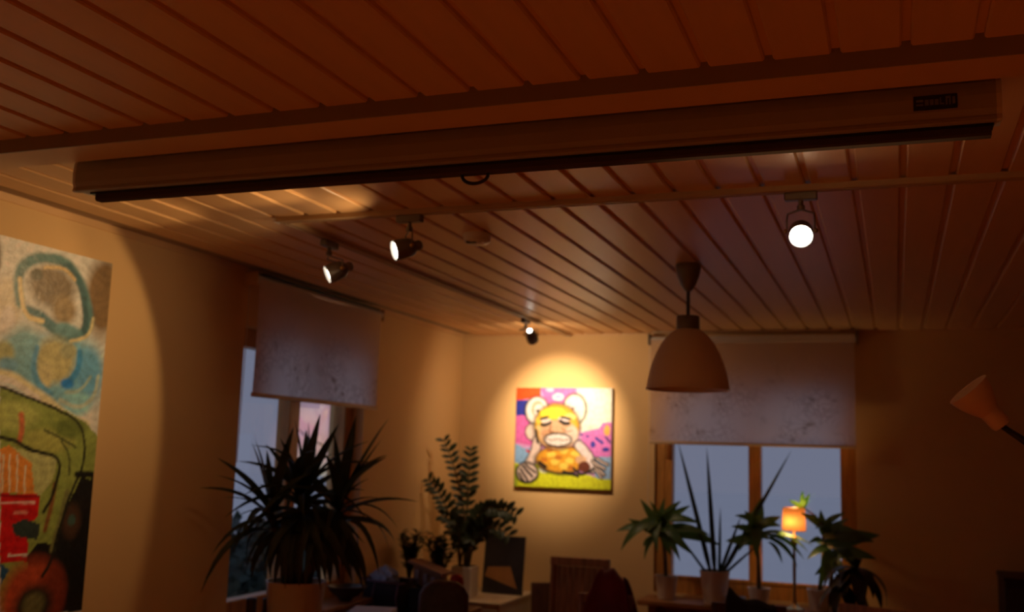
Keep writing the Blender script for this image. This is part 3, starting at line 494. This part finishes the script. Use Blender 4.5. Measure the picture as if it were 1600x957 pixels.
for x in (.51, .795): MB().box(x, x + .275, 5.812, 5.83, .08, 1.04, .004).build('door', 'marker', t)

def chair(label, loc, rz, w=.40, top=1.05, style='slat', m='chair', seat='chair', lean=.05, group=None):
    """local axes: back of the chair towards +Y"""
    t = thing('dining_chair', label, 'chair', loc, group); t.rotation_euler.z = rz
    o = Vector(loc); h = w / 2; A = lambda mb: mb
    def put(mb, name, mm, smooth=None): return mb.build(name, mm, t, origin=(0, 0, 0), smooth=smooth)
    def P(mb, name, mm, smooth=None):
        r = put(mb, name, mm, smooth); r.location = (0, 0, 0); WL[r.name] = o; return r
    for s in (-1, 1):
        P(MB().box(s * h - .018 * (1 + s), s * h + .018 * (1 - s), -.21, -.174, 0, .44, .004), 'leg', m)
        P(MB().tube([(s * (h - .018), .19, 0), (s * (h - .018), .18, .45), (s * (h - .018), .18 + lean * .5, (.45 + top) / 2), (s * (h - .018), .18 + lean, top - .012)], .017, 8), 'back_post', m, SM)
    P(MB().box(-h, h, -.215, .19, .44, .47, .008), 'seat', seat)
    zt = top - .065
    if style == 'slat':
        P(MB().obox((0, .18 + lean * .95, top - .025), (h, .014, .024), Euler((-.10, 0, 0)), .006), 'top_rail', m)
        P(MB().box(-h + .03, h - .03, .172, .192, .56, .60, .004), 'lower_rail', m)
        n = 8
        for k in range(n):
            x = -h + .05 + (w - .10) * k / (n - 1)
            P(MB().obox((x, .18 + lean * .55, (.58 + top - .05) / 2), (.0155, .006, (top - .05 - .58) / 2), Euler((-lean * .9 / (top - .6), 0, 0)), .002), 'slat', m)
    elif style == 'panel':
        P(MB().obox((0, .18 + lean * .55, (top + .58) / 2), (h, .013, (top - .58) / 2), Euler((-lean * .9 / (top - .6), 0, 0)), .008), 'back_panel', m)
    else:
        q = MB().grid(lambda u, v: (-h * 1.0 + w * u, .165 + lean * v - .0, .52 + (top - .50) * v * (1 - .10 * (2 * u - 1) ** 4)), 12, 8)
        q.grid(lambda u, v: (-h * 1.0 + w * u, .21 + lean * v, .52 + (top - .50) * v * (1 - .10 * (2 * u - 1) ** 4)), 12, 8)
        P(q, 'back_cushion', 'uphol', 3)
        pts = [(-h + w * u, .187 + lean, .52 + (top - .50) * (1 - .10 * (2 * u - 1) ** 4)) for u in [k / 12 for k in range(13)]]
        P(MB().tube([(-h, .187, .50)] + pts + [(h, .187, .50)], .020, 8), 'back_frame', m, 3)
    for s in (-1, 1): P(MB().box(s * h - .03 * (s > 0), s * h + .03 * (s < 0), -.174, .17, .20, .225), 'stretcher', m)
    return t
chair('brown chair with tall vertical-slat back standing below the monkey painting', (-1.63, 5.30, 0), .05, .335, 1.072, 'slat')
chair('dark panel-backed chair left of the slatted chair, turned aside', (-1.812, 5.89, 0), .55, .36, .862, 'panel', 'chairdark', 'chairdark')
chair('brown chair mostly hidden under a dark red cloth', (-1.335, 4.80, 0), .10, .27, .955, 'slat')
chair('rounded upholstered chair below the corner plants', (-1.95, 4.30, 0), .25, .20, .985, 'round', 'chairdark', 'uphol')
chair('chair hidden under a black coat before the back window', (-.63, 4.72, 0), .1, .34, .97, 'slat', 'chairdark', 'chairdark')
chair('reddish-brown chair at lower right under drooping black leaves', (-.22, 5.10, 0), -.45, .34, .955, 'slat')
# cloth and coat lie over chair backs
def drape(name, label, cat, c, rz, w, top, zlow, m, seed, flare=.05, rise=.03):
    rnd = random.Random(seed); R = Matrix.Rotation(rz, 3, 'Z'); ph = [rnd.uniform(0, 6) for _ in range(4)]
    def fn(u, v):
        s = 2 * u - 1; k = 2 * v - 1                        # v runs front hem - top - back hem
        z = top + rise * math.sin(2.6 * u + ph[0]) + .012 * math.sin(9 * u + ph[1]) - (abs(k) ** 1.25) * (top - zlow)
        th = .030 + .075 * abs(k) ** .6 + .012 * math.sin(8 * u + ph[2]) * abs(k)
        x = s * (w / 2 + flare * abs(k)) + .008 * math.sin(7 * v + ph[3])
        return Vector(c) + R @ Vector((x, th * (1 if k > 0 else -1) if abs(k) > .02 else 0, z - c[2]))
    o = MB().grid(fn, 16, 26).build(name, m, origin=c, smooth=3); sm = o.modifiers.new('thickness', 'SOLIDIFY'); sm.thickness = .006
    return tag(o, label, cat)
drape('red_cloth', 'dark red cloth draped over a chair back beside the slatted chair', 'cloth', (-1.325, 5.02, 1.0), .10, .11, 1.062, .60, 'red', 3, .13, .02)
drape('black_coat', 'black coat bunched over a chair back before the back window', 'coat', (-.645, 4.945, .95), .1, .20, 1.02, .55, 'blackcloth', 9, .07, .04)

# ================================================================== PLANTS
def leaf_mesh(name, m, wid, arch, fold=.25, segs=8, shape='lance', wav=0.0):
    """unit leaf: chord along +X, arching in +Z, wid = full width"""
    vs, fs = [], []
    for i in range(segs + 1):
        u = i / segs
        pr = {'lance': (math.sin(math.pi * min(1, u * .92 + .08) ** .75)) ** .85, 'sword': min(1, u * 6 + .45) * (1 - u ** 3.0) + .02, 'oval': math.sin(math.pi * (u * .96 + .02)) ** .6}[shape]
        z = 4 * arch * u * (1 - u); hw = wid / 2 * max(.02, pr)
        for s in (-1, 0, 1): vs.append((u, s * hw, z + (abs(s) * hw * fold * 1.4) + wav * math.sin(9 * u + s)))
        if i:
            a = (i - 1) * 3; b = i * 3; fs += [(a, b, b + 1, a + 1), (a + 1, b + 1, b + 2, a + 2)]
    me = bpy.data.meshes.new(name); me.from_pydata(vs, [], fs); me.update(); me.polygons.foreach_set('use_smooth', [True] * len(me.polygons)); me.materials.append(M[m]); return me
def leaf(parent, me, base, tip, up=(0, 0, 1), wscale=1.0, name='leaf'):
    b, p = Vector(base), Vector(tip); d = p - b; Lg = d.length; d.normalize(); u = Vector(up)
    z = u - d * u.dot(d)
    if z.length < .05: z = d.orthogonal()
    z.normalize(); y = z.cross(d)
    o = bpy.data.objects.new(name, me); COL.objects.link(o); o.parent = parent; o.location = b - WL[parent.name]
    o.rotation_euler = Matrix((d, y, z)).transposed().to_euler(); o.scale = (Lg, Lg * wscale, Lg); return o
def pot(parent, c, r0, r1, z0, z1, m='pot', name='pot'):
    o = MB().lathe([(.0005, z0), (r0 * .96, z0), (r0, z0 + .006), (r1, z1 - .004), (r1 + .002, z1), (r1 - .006, z1), (r1 - .008, z1 - .03), (r1 - .012, z1 - .032)], (c[0], c[1], 0), n=32).build(name, m, parent, smooth=SM)
    MB().lathe([(r1 - .004, z1 - .025), (r1 * .5, z1 - .018), (.0005, z1 - .016)], (c[0], c[1], 0), n=20).build('soil', 'soil', parent, smooth=3)
    return o
XMIN = -2.60
# ---- yucca
t = thing('potted_yucca', 'big spiky yucca in a white pot at the left-hand window', 'plant', (-2.40, 3.86, .78))
pot(t, (-2.40, 3.86), .098, .125, .781, 1.062)
lm = [leaf_mesh('yucca_leaf', 'yucca', w_, a_, .35, 8, 'sword') for w_, a_ in ((.13, .02), (.115, .10), (.105, .20), (.09, .28))]
heads = [((-2.405, 3.87, 1.40), 34), ((-2.25, 3.92, 1.36), 16), ((-2.47, 3.74, 1.34), 16)]
for hd_, nlf in heads:
    MB().tube([(-2.40 + (hd_[0] + 2.40) * .2, 3.86 + (hd_[1] - 3.86) * .2, 1.03), (-2.40 + (hd_[0] + 2.40) * .5, 3.86 + (hd_[1] - 3.86) * .5, 1.2), hd_], [.026, .022, .016], 8).build('stem', 'stem', t, smooth=3)
rnd = random.Random(12)
def safe(tip, base):
    tip = Vector(tip)
    if tip.x < XMIN: tip.y += (XMIN - tip.x) * (-.8 if tip.y < base[1] + .1 else .8); tip.x = XMIN + rnd.uniform(0, .03)
    return tip
for hd_, nlf in heads:
    for k in range(nlf):
        el_ = math.radians(80 - 125 * (k / nlf) ** .8 + rnd.uniform(-10, 10)); az = k * 2.399 + rnd.uniform(-.3, .3); Lr = rnd.uniform(.27, .40)
        b = Vector(hd_) + Vector((0, 0, .02 - .09 * k / nlf))
        tip = b + Vector((math.cos(az) * math.cos(el_), math.sin(az) * math.cos(el_), math.sin(el_))) * Lr
        leaf(t, lm[0 if el_ > .9 else rnd.choice((1, 1, 2)) if el_ > -.1 else rnd.choice((2, 3))], b, safe(tip, b), up=(.3, -.45 + .3 * math.sin(k), .8))
for tip in ((-2.40, 3.88, 1.735), (-2.07, 4.0, 1.762), (-2.09, 3.98, 1.668), (-1.99, 3.97, 1.30), (-2.05, 4.02, 1.20), (-2.58, 3.50, 1.50), (-2.59, 3.56, 1.41), (-2.58, 3.62, 1.30), (-2.56, 3.70, 1.64), (-2.42, 3.7, 1.66), (-2.2, 3.7, 1.6), (-2.10, 3.90, 1.50), (-2.04, 3.90, 1.42), (-2.55, 3.60, 1.20), (-2.56, 4.22, 1.62), (-2.15, 3.80, 1.12), (-2.52, 3.70, 1.10)):
    hb = min(heads, key=lambda h_: (Vector(h_[0]) - Vector(tip)).length)[0]
    leaf(t, lm[0] if tip[2] > 1.62 else lm[2] if tip[2] < 1.35 else lm[1], hb, tip, wscale=1.05)
for k in range(52):                                         # old leaves hanging round the stems
    a = k * 2.399; r_ = rnd.uniform(.07, .27); b = Vector((-2.40 + .05 * math.cos(a) + rnd.uniform(-.04, .10), 3.86 + .05 * math.sin(a), rnd.uniform(1.26, 1.38)))
    leaf(t, lm[3], b, safe(Vector((-2.36 + r_ * math.cos(a), 3.87 + r_ * math.sin(a), rnd.uniform(1.03, 1.14))), b), up=(.3, -.6, .6), wscale=1.35, name='old_leaf')
# ---- ZZ plant
t = thing('potted_zz_plant', 'tall plant with feathery leaf wands in a narrow cream pot, in the corner', 'plant', (-2.42, 5.74, .778))
MB().box(-2.480, -2.352, 5.676, 5.804, .7785, .957, .008).build('pot', 'pot', t)
MB().box(-2.470, -2.362, 5.686, 5.794, .950, .9585).build('soil', 'soil', t)
zl = leaf_mesh('zz_leaflet', 'zz', .46, .06, .2, 4, 'oval'); 
wands = [((-2.577, 5.72, 1.69), .06, 13, .062), ((-2.40, 5.72, 1.64), .03, 12, .066), ((-2.635, 5.66, 1.455), .05, 11, .066), ((-2.09, 5.70, 1.27), .14, 11, .072), ((-2.20, 5.62, 1.31), .10, 10, .070), ((-2.30, 5.82, 1.30), .06, 9, .07), ((-2.10, 5.62, 1.16), .12, 9, .072), ((-2.52, 5.62, 1.25), .05, 8, .068), ((-2.42, 5.60, 1.22), .04, 8, .07), ((-2.26, 5.70, 1.18), .10, 9, .075), ((-2.34, 5.64, 1.12), .05, 7, .07)]
for q, (tp, bulge, np_, ls) in enumerate(wands):
    b = Vector((-2.42 + .03 * math.cos(q * 2), 5.74 + .03 * math.sin(q * 2), .955)); tp = Vector(tp); d = tp - b
    pth = [b + d * s + Vector((0, 0, bulge * 4 * s * (1 - s))) - Vector((d.x, d.y, 0)) * (.5 * s * (1 - s)) for s in [k / 10 for k in range(11)]]
    MB().tube(pth, [.009 - .0006 * k for k in range(11)], 6).build('wand', 'stem', t, smooth=3)
    for k in range(np_):
        s = .28 + .72 * k / (np_ - 1); i = min(9, int(s * 10)); p = pth[i].lerp(pth[i + 1], s * 10 - i); tg = (pth[i + 1] - pth[i]).normalized()
        sd = tg.cross(Vector((.53, -.85, 0))).normalized()
        for sg in (-1, 1):
            dv = (tg * .55 + sd * sg + Vector((rnd.uniform(-.25, .25), rnd.uniform(-.35, .1), rnd.uniform(-.1, .15)))).normalized() * ls * rnd.uniform(.85, 1.15) * (1.0 if k < np_ - 2 else .8)
            tip = p + dv; tip.x = max(tip.x, XL + .015); leaf(t, zl, p, tip, up=(.4, -.8, .4), name='leaflet')
# ---- two bushy plants on the table end, left of the ZZ plant
bl = leaf_mesh('bushy_leaf', 'zz', .42, .08, .2, 4, 'oval')
def bushy(label, c, z0, ztop, rad, n, seed):
    rnd2 = random.Random(seed); t = thing('bushy_plant', label, 'plant', (c[0], c[1], z0))
    pot(t, c, .05, .06, z0 + .001, z0 + .13, 'potdark')
    for k in range(n):
        a = k * 2.4; r_ = rad * rnd2.uniform(.2, 1); tp = Vector((max(XL + .06, c[0] + r_ * math.cos(a)), c[1] + r_ * math.sin(a), z0 + .18 + (ztop - z0 - .18) * rnd2.uniform(.45, 1))); b = Vector((c[0], c[1], z0 + .11))
        md = b.lerp(tp, .5) + Vector((0, 0, .03)); MB().tube([b, md, tp], [.004, .003, .002], 5).build('stem', 'stem', t)
        for j in range(9):
            s = .3 + .7 * j / 8; p = (b.lerp(md, s * 2) if s < .5 else md.lerp(tp, s * 2 - 1)); a2 = j * 2.4 + k
            e_ = p + Vector((math.cos(a2), math.sin(a2), .5)) * .044; e_.x = max(e_.x, XL + .01); leaf(t, bl, p, e_, name='leaflet')
bushy('small bushy plant in a dark pot, nearest the left wall', (-2.585, 5.33), .78, 1.165, .075, 24, 2)
bushy('small bushy plant in a dark pot, just left of the feathery corner plant', (-2.375, 5.27), .78, 1.165, .10, 26, 8)
# ---- plants on the bench at the back window
dl = [leaf_mesh('broad_leaf', 'drac', w_, a_, .22, 8, 'lance') for w_, a_ in ((.30, .05), (.30, .14), (.27, .22))]
def canes(t, c, z0, head): MB().tube([(c[0], c[1], z0), ((c[0] + head[0]) / 2 + .006, (c[1] + head[1]) / 2, (z0 + head[2]) / 2), head], [.013, .011, .010], 8).build('cane', 'stem', t, smooth=3)
def leaves(t, head, tips, mset, ws=1.0):
    for k, tp in enumerate(tips):
        b = Vector(head) + Vector((0, 0, .05 * math.sin(k * 1.7))); d = tp[2] - b.z
        leaf(t, mset[0] if d > .08 else mset[1] if d > -.08 else mset[2], b, tp, up=(.3 * math.sin(k * 2.3), -.95, .55 + .4 * math.sin(k * 1.3)), wscale=ws)
t = thing('potted_dracaena', 'leafy plant in a white pot on the left end of the window bench', 'plant', (-1.275, 6.07, .815))
pot(t, (-1.275, 6.07), .050, .066, .816, .948)
hd_ = (-1.30, 6.03, 1.225); canes(t, (-1.275, 6.07), .93, hd_)
leaves(t, hd_, [(-1.56, 5.98, 1.190), (-1.52, 5.95, 1.085), (-1.42, 6.0, 1.385), (-1.475, 5.93, 1.27), (-1.13, 6.05, 1.36), (-1.06, 6.0, 1.26), (-1.0, 5.96, 1.20), (-.95, 6.02, 1.14), (-1.08, 5.93, 1.08), (-1.18, 5.9, 1.36), (-1.27, 5.98, 1.40), (-1.34, 5.9, 1.38), (-1.2, 6.12, 1.38), (-1.36, 6.12, 1.33), (-1.22, 5.86, 1.22), (-1.35, 5.85, 1.20), (-1.28, 5.85, 1.09), (-1.16, 5.90, 1.05), (-1.42, 6.1, 1.10), (-1.25, 6.10, 1.06), (-1.30, 5.88, 1.30), (-1.38, 5.95, 1.04)], dl, .80)
t = thing('potted_snake_plant', 'tall plant of thin upright spears in a large white pot on the window bench', 'plant', (-.99, 6.05, .815))
pot(t, (-.99, 6.05), .062, .086, .816, .998)
sl = leaf_mesh('spear', 'snake', .036, .015, .5, 8, 'sword')
for b, tp, ws in (((-1.01, 6.04), (-1.205, 6.03, 1.731), 1), ((-.99, 6.05), (-1.035, 6.03, 1.70), 1.1), ((-.965, 6.05), (-.955, 6.03, 1.36), 1.3), ((-.95, 6.06), (-.555, 6.04, 1.695), .9), ((-.95, 6.03), (-.79, 5.99, 1.24), 1.6), ((-.96, 6.02), (-.83, 5.99, 1.32), 1.6), ((-1.03, 6.03), (-1.22, 5.98, 1.23), 1.3), ((-1.0, 6.0), (-1.09, 5.96, 1.30), 1.3), ((-.985, 6.01), (-1.0, 5.97, 1.45), 1.1), ((-.94, 6.04), (-.74, 6.0, 1.16), 1.6)):
    leaf(t, sl, (*b, .975), tp, up=(.2, -1, .3), wscale=ws, name='spear')
t = thing('potted_dracaena', 'leafy plant in a low pot at the middle post of the back window', 'plant', (-.745, 6.08, .815))
pot(t, (-.745, 6.08), .046, .062, .816, .915)
hd_ = (-.755, 6.03, 1.225); canes(t, (-.745, 6.08), .90, hd_)
leaves(t, hd_, [(-.725, 6.05, 1.42), (-.87, 6.0, 1.315), (-.885, 5.97, 1.255), (-.92, 6.0, 1.17), (-.62, 6.06, 1.32), (-.61, 5.98, 1.27), (-.665, 6.05, 1.22), (-.66, 5.9, 1.20), (-.70, 5.92, 1.33), (-.80, 5.9, 1.35), (-.78, 5.88, 1.24), (-.84, 5.95, 1.12), (-.74, 5.9, 1.10), (-.79, 6.12, 1.34)], dl, 1.25)
for k, tp in enumerate([(-.465, 5.99, 1.135), (-.485, 5.96, 1.095), (-.520, 5.94, 1.055), (-.44, 6.03, 1.165), (-.60, 5.93, 1.07)]):
    leaf(t, dl[1], (-.725 + .01 * k, 6.01, 1.225 - .012 * k), tp, up=(.15, -.35, 1), wscale=.62)
t = thing('potted_dracaena', 'leafy plant in a low pot at the right end of the window bench', 'plant', (-.415, 6.08, .815))
pot(t, (-.415, 6.08), .055, .068, .816, .930)
hd_ = (-.385, 6.03, 1.23); canes(t, (-.415, 6.08), .91, hd_); canes(t, (-.36, 6.06), .91, (-.345, 6.02, 1.13))
leaves(t, hd_, [(-.40, 6.02, 1.37), (-.27, 6.0, 1.36), (-.25, 5.97, 1.33), (-.09, 5.97, 1.25), (-.12, 5.95, 1.215), (-.50, 5.93, 1.35), (-.46, 5.92, 1.19), (-.30, 5.92, 1.22), (-.42, 5.9, 1.27), (-.34, 5.9, 1.34), (-.43, 6.1, 1.18)], dl, 1.1)
leaves(t, (-.345, 6.02, 1.13), [(-.11, 5.95, 1.125), (-.20, 5.94, 1.03), (-.25, 5.9, .99), (-.43, 5.93, 1.02), (-.40, 5.92, .96), (-.47, 5.95, 1.10), (-.32, 5.88, 1.04)], dl, 1.1)
bm_ = leaf_mesh('lamplit_leaf', 'bright', .30, .05, .25, 8, 'lance')  # lamplight on these leaves is put into their brighter green
MB().tube([(-.385, 6.05, 1.23), (-.43, 6.09, 1.33), (-.50, 6.085, 1.375)], [.006, .005, .004], 6).build('shoot', 'stem', t, smooth=3)
for b, tp in (((-.502, 6.08, 1.372), (-.500, 6.07, 1.47)), ((-.50, 6.08, 1.372), (-.575, 6.05, 1.415)), ((-.50, 6.085, 1.37), (-.46, 6.08, 1.455))): leaf(t, bm_, b, tp, up=(0, -1, .3), name='lamplit_leaf')
# ---- dark plant with drooping leaves, on a stool in front of the bench
t = thing('plant_stool', 'low stool under the drooping black-leaved plant at right', 'stool', (-.12, 5.66, 0))
MB().lathe([(.0005, .5), (.13, .5), (.135, .493), (.13, .476), (.0005, .475)], (-.12, 5.66, 0), n=24).build('seat', 'bench', t, smooth=SM)
for k in range(3): MB().tube([(-.12 + .09 * math.cos(k * 2.1), 5.66 + .09 * math.sin(k * 2.1), .475), (-.12 + .12 * math.cos(k * 2.1), 5.66 + .12 * math.sin(k * 2.1), 0)], .012, 8).build('leg', 'bench', t)
t = thing('drooping_plant', 'almost black plant with large drooping leaves at lower right', 'plant', (-.12, 5.66, .50))
pot(t, (-.12, 5.66), .075, .10, .501, .68, 'potdark')
hl = [leaf_mesh('hanging_leaf', 'blackleaf', w_, a_, .25, 8, 'lance', .01) for w_, a_ in ((.34, .12), (.30, .22))]
for hd_, tips in (((-.20, 5.60, 1.10), [(-.085, 5.55, .90), (-.06, 5.6, .93), (-.33, 5.55, 1.06), (-.36, 5.52, .98), (-.26, 5.48, .96), (-.12, 5.48, .97), (-.27, 5.5, 1.14), (-.17, 5.5, 1.15), (-.33, 5.5, .90), (-.18, 5.46, .89)]), ((-.27, 5.56, 1.02), [(-.38, 5.5, .90), (-.30, 5.46, .86), (-.22, 5.46, .86), (-.36, 5.56, 1.08)])):
    MB().tube([(-.12, 5.66, .66), (-.15, 5.63, .9), hd_], [.011, .009, .006], 7).build('stem', 'stem', t, smooth=3)
    for k, tp in enumerate(tips): leaf(t, hl[k % 2], hd_, tp, wscale=1.1)

# ================================================================== LAMPS ON STANDS
cx, cy = -.544, 6.02
t = thing('table_lamp', 'small lit table lamp with an orange drum shade on the window bench', 'lamp', (cx, cy, .815))
MB().lathe([(.0005, .816), (.052, .816), (.054, .824), (.030, .834), (.012, .850), (.008, .90), (.010, 1.05), (.007, 1.14), (.0165, 1.17), (.020, 1.19), (.014, 1.212), (.006, 1.225), (.006, 1.262), (.0005, 1.263)], (cx, cy, 0), n=20).build('base', 'brass', t, smooth=SM)
sh = MB().lathe([(.066, 1.248), (.064, 1.31), (.061, 1.372)], (cx, cy, 0), n=36).build('lamp_shade', 'shade', t, smooth=3)
for z, r in ((1.248, .066), (1.372, .061)): MB().tube([(cx + r * math.cos(a), cy + r * math.sin(a), z) for a in [2 * math.pi * k / 32 for k in range(33)]], .0016, 6, cap=False).build('rim_wire', 'brass', sh)
MB().tube([(cx - .066, cy, 1.25), (cx, cy, 1.262), (cx + .066, cy, 1.25)], .0014, 5).build('spider_wire', 'brass', sh)
MB().lathe([(.008, 1.262), (.009, 1.278), (.017, 1.300), (.018, 1.312), (.012, 1.326), (.0005, 1.331)], (cx, cy, 0), n=18).build('bulb', 'lens', t, smooth=3)
pl_ = bpy.data.lights.new('table_lamp_light', 'POINT'); pl_.energy = 2.2; pl_.color = (1, .62, .22); pl_.shadow_soft_size = .022
po = bpy.data.objects.new('table_lamp_light', pl_); COL.objects.link(po); po.parent = t; po.location = Vector((cx - .008, cy - .032, 1.298)) - WL[t.name]
# reading lamp at the right edge
t = thing('reading_lamp', 'unlit pinkish reading lamp on a dark arm at the right edge', 'lamp', (.72, 2.96, 0))
c0 = Vector((.178, 2.885, 1.824)); ax = (Vector((.256, 2.905, 1.735)) - c0).normalized()
pr = [(.0565, .0), (.0545, .012), (.047, .036), (.037, .058), (.030, .070), (.0275, .074), (.0255, .078), (.0255, .116), (.023, .122), (.010, .124), (.0005, .1245)]
MB().lathe([(r - .003, z + .002) for r, z in reversed(pr[:6])] + pr, c0, ax, 36).build('lamp_shade', 'pinkshade', t, smooth=SM)
MB().lathe([(.010, .030), (.021, .020), (.022, .010), (.0005, -.006)], c0 + ax * .02, ax, 18).build('bulb', 'white', t, smooth=3)
j = c0 + ax * .106 + Vector((.004, 0, -.010))
MB().tube([j, j + Vector((.028, .004, -.020)), j + Vector((.062, .008, -.044)), j + Vector((.16, .02, -.075)), (.60, 2.95, 1.62), (.72, 2.96, 1.5)], [.007, .008, .010, .010, .010, .010], 10).build('arm', 'black', t, smooth=3)
MB().tube([(.72, 2.96, 1.53), (.72, 2.96, .02)], .012, 12).build('pole', 'black', t, smooth=SM)
MB().lathe([(.0005, 0), (.13, 0), (.13, .014), (.12, .022), (.015, .028), (.0005, .03)], (.72, 2.96, 0), n=32).build('base', 'black', t, smooth=SM)

# ================================================================== SMALL THINGS IN THE CORNER AND ON THE SILL
t = thing('leaning_picture', 'dark picture with a tan shape leaning against the wall on the cream cabinet', 'picture', (-2.26, 5.93, .778))
R = Matrix.Rotation(-.13, 3, 'X')
def lp(x, z, dy): v = Vector((-2.26 + x, 5.95, .782)) + R @ Vector((0, dy, z)); v.x = -2.26 + x; return v
def slab(mb, x0_, x1_, z0_, z1_, d0, d1): 
    vs = [lp(x, z, d) for x in (x0_, x1_) for d in (d0, d1) for z in (z0_, z1_)]; return mb.add(vs, [(0, 1, 3, 2), (4, 6, 7, 5), (0, 4, 5, 1), (2, 3, 7, 6), (0, 2, 6, 4), (1, 5, 7, 3)])
slab(MB(), -.130, .130, 0, .345, 0, .014).build('board', 'darkpic', t)
tz = [(-.118, .10), (-.10, .155), (.045, .165), (.098, .035)]
vs = [lp(x, z, d) for d in (-.002, .001) for x, z in tz]; MB().add(vs, [(0, 1, 2, 3), (7, 6, 5, 4), (0, 4, 5, 1), (1, 5, 6, 2), (2, 6, 7, 3), (3, 7, 4, 0)]).build('tan_shape', 'tan', t)
t = thing('fabric_bag', 'dark bag with purple piping on the table end by the left wall', 'bag', (-2.52, 4.97, .78))
MB().grid(lambda u, v: (-2.52 + (.118 + .012 * math.sin(3 * u * 6.28 + 1)) * (abs(math.cos(u * 6.2832)) ** .5) * math.copysign(1, math.cos(u * 6.2832)) * (1 + .12 * math.sin(v * 3)), 4.97 + .085 * (abs(math.sin(u * 6.2832)) ** .5) * math.copysign(1, math.sin(u * 6.2832)) * (1 + .15 * math.sin(v * 3)), .785 + .165 * v), 32, 8).box(-2.62, -2.42, 4.90, 5.04, .781, .79).build('body', 'navy', t, smooth=3)
for x in (-2.645, -2.56, -2.425): MB().tube([(x, 4.884, .79), (x - .006, 4.868, .87), (x, 4.885, .95)], .005, 6).build('piping', 'purple', t)
MB().tube([(-2.64, 4.885, .952), (-2.52, 4.874, .945), (-2.41, 4.885, .94), (-2.40, 5.05, .945), (-2.64, 5.05, .955), (-2.64, 4.885, .952)], .006, 6).build('rim_piping', 'purple', t, smooth=3)
rr = random.Random(4)
def crumple(name, label, c, rad, m, cat='paper'):
    bm = bmesh.new(); bmesh.ops.create_icosphere(bm, subdivisions=3, radius=1)
    vs = []
    for v in bm.verts:
        k = 1 + .22 * math.sin(5 * v.co.x + 3 * v.co.z + c[0] * 40) * math.sin(6 * v.co.y + 2) + .1 * math.sin(13 * v.co.z + 9 * v.co.x); vs.append((c[0] + v.co.x * rad[0] * k, c[1] + v.co.y * rad[1] * k, c[2] + v.co.z * rad[2] * k))
    bm.verts.index_update(); o = MB().add(vs, [[v.index for v in f.verts] for f in bm.faces]).build(name, m, origin=c); bm.free(); return tag(o, label, cat)
crumple('crumpled_paper', 'crumpled bluish paper sticking out of the dark bag', (-2.545, 4.96, .945), (.075, .05, .065), 'blue')
t = thing('card_house', 'small tan model house with pale striped front beside the bag', 'model house', (-2.36, 5.12, .78))
MB().box(-2.44, -2.28, 5.08, 5.18, .781, .955, .003).build('walls', 'housew', t)
MB().prism([(-2.47, 1.035), (-2.455, 1.045), (-2.255, .985), (-2.26, .97)], 5.055, 5.2, ax=1).build('roof', 'housew', t)
MB().prism([(-2.44, .955), (-2.44, 1.035), (-2.28, .985), (-2.28, .955)], 5.085, 5.175, ax=1).build('gable', 'housew', t)
for x in (-2.425, -2.375, -2.33): MB().box(x, x + .020, 5.074, 5.0805, .86, 1.0 - (x + 2.44) * .35).build('stripe', 'paperw', t)
t = thing('dark_box', 'low black open box in front of the model house', 'box', (-2.30, 4.98, .78))
for q in ((-2.37, -2.19, 4.90, 4.912), (-2.37, -2.19, 4.988, 5.0), (-2.37, -2.358, 4.912, 4.988), (-2.202, -2.19, 4.912, 4.988)): MB().box(*q, .781, .925, .002).build('side', 'blackcloth', t)
MB().box(-2.358, -2.202, 4.912, 4.988, .781, .79).build('bottom', 'blackcloth', t)
tag(MB().lathe([(.0005, .0), (.02, .004), (.036, .02), (.04, .042), (.034, .066), (.018, .080), (.0005, .083)], (-2.20, 5.12, .9), n=18).build('wool_ball', 'redball', origin=(-2.20, 5.12, .9), smooth=3), 'dark red woollen ball on a jar beside the black box', 'ball')
t = thing('tall_jar', 'dark jar under the red woollen ball', 'jar', (-2.20, 5.12, .78))
MB().lathe([(.0005, .781), (.034, .781), (.037, .79), (.036, .87), (.028, .89), (.028, .9005), (.0005, .9005)], (-2.20, 5.12, 0), n=20).build('body', 'potdark', t, smooth=SM)
# on the left window sill
def cup(label, c, r, h, name='dark_cup'):
    t = thing(name, label, 'cup', (*c, .862)); MB().lathe([(.0005, .0), (r * .8, .0), (r, .01), (r, h), (r - .004, h), (r - .004, .012), (.0005, .010)], (*c, .8625), n=20).build('body', 'potdark', t, smooth=SM)
cup('small black cup on the left sill, nearest the wall', (-2.60, 3.835), .022, .115)
cup('small black cup on the left sill, against the yucca pot', (-2.60, 3.955), .020, .10)
t = thing('dark_bowl', 'wide dark bowl on the right end of the left window sill', 'bowl', (-2.625, 4.70, .862))
MB().lathe([(.0005, 0), (.030, 0), (.034, .008), (.085, .050), (.098, .072), (.095, .073), (.080, .052), (.030, .012), (.0005, .010)], (-2.625, 4.70, .8625), n=28).build('body', 'potdark', t, smooth=SM)
MB().lathe([(.098, .071), (.101, .074), (.095, .075)], (-2.625, 4.70, .8625), n=28).build('rim', 'potdark', t)
t = thing('red_pot', 'tiny red pot on the left sill, right of the yucca', 'pot', (-2.60, 4.36, .862))
MB().lathe([(.0005, 0), (.025, 0), (.033, .045), (.036, .05), (.031, .05), (.024, .01), (.0005, .01)], (-2.60, 4.36, .8625), n=20).build('body', 'redball', t, smooth=SM)
tag(MB().obox((-2.30, 4.36, .8325), (.10, .13, .0515), Euler((0, 0, .3)), .003).build('paper_stack', 'paperw', origin=(-2.30, 4.36, .78)), 'stack of white paper on the table, right of the yucca pot', 'paper')
t = thing('blue_bowl', 'small blue bowl between two pots on the window bench', 'bowl', (-.865, 6.0, .815))
MB().lathe([(.0005, 0), (.025, 0), (.055, .035), (.060, .05), (.056, .05), (.024, .008), (.0005, .008)], (-.865, 6.0, .8155), n=24).build('body', 'blue', t, smooth=SM)
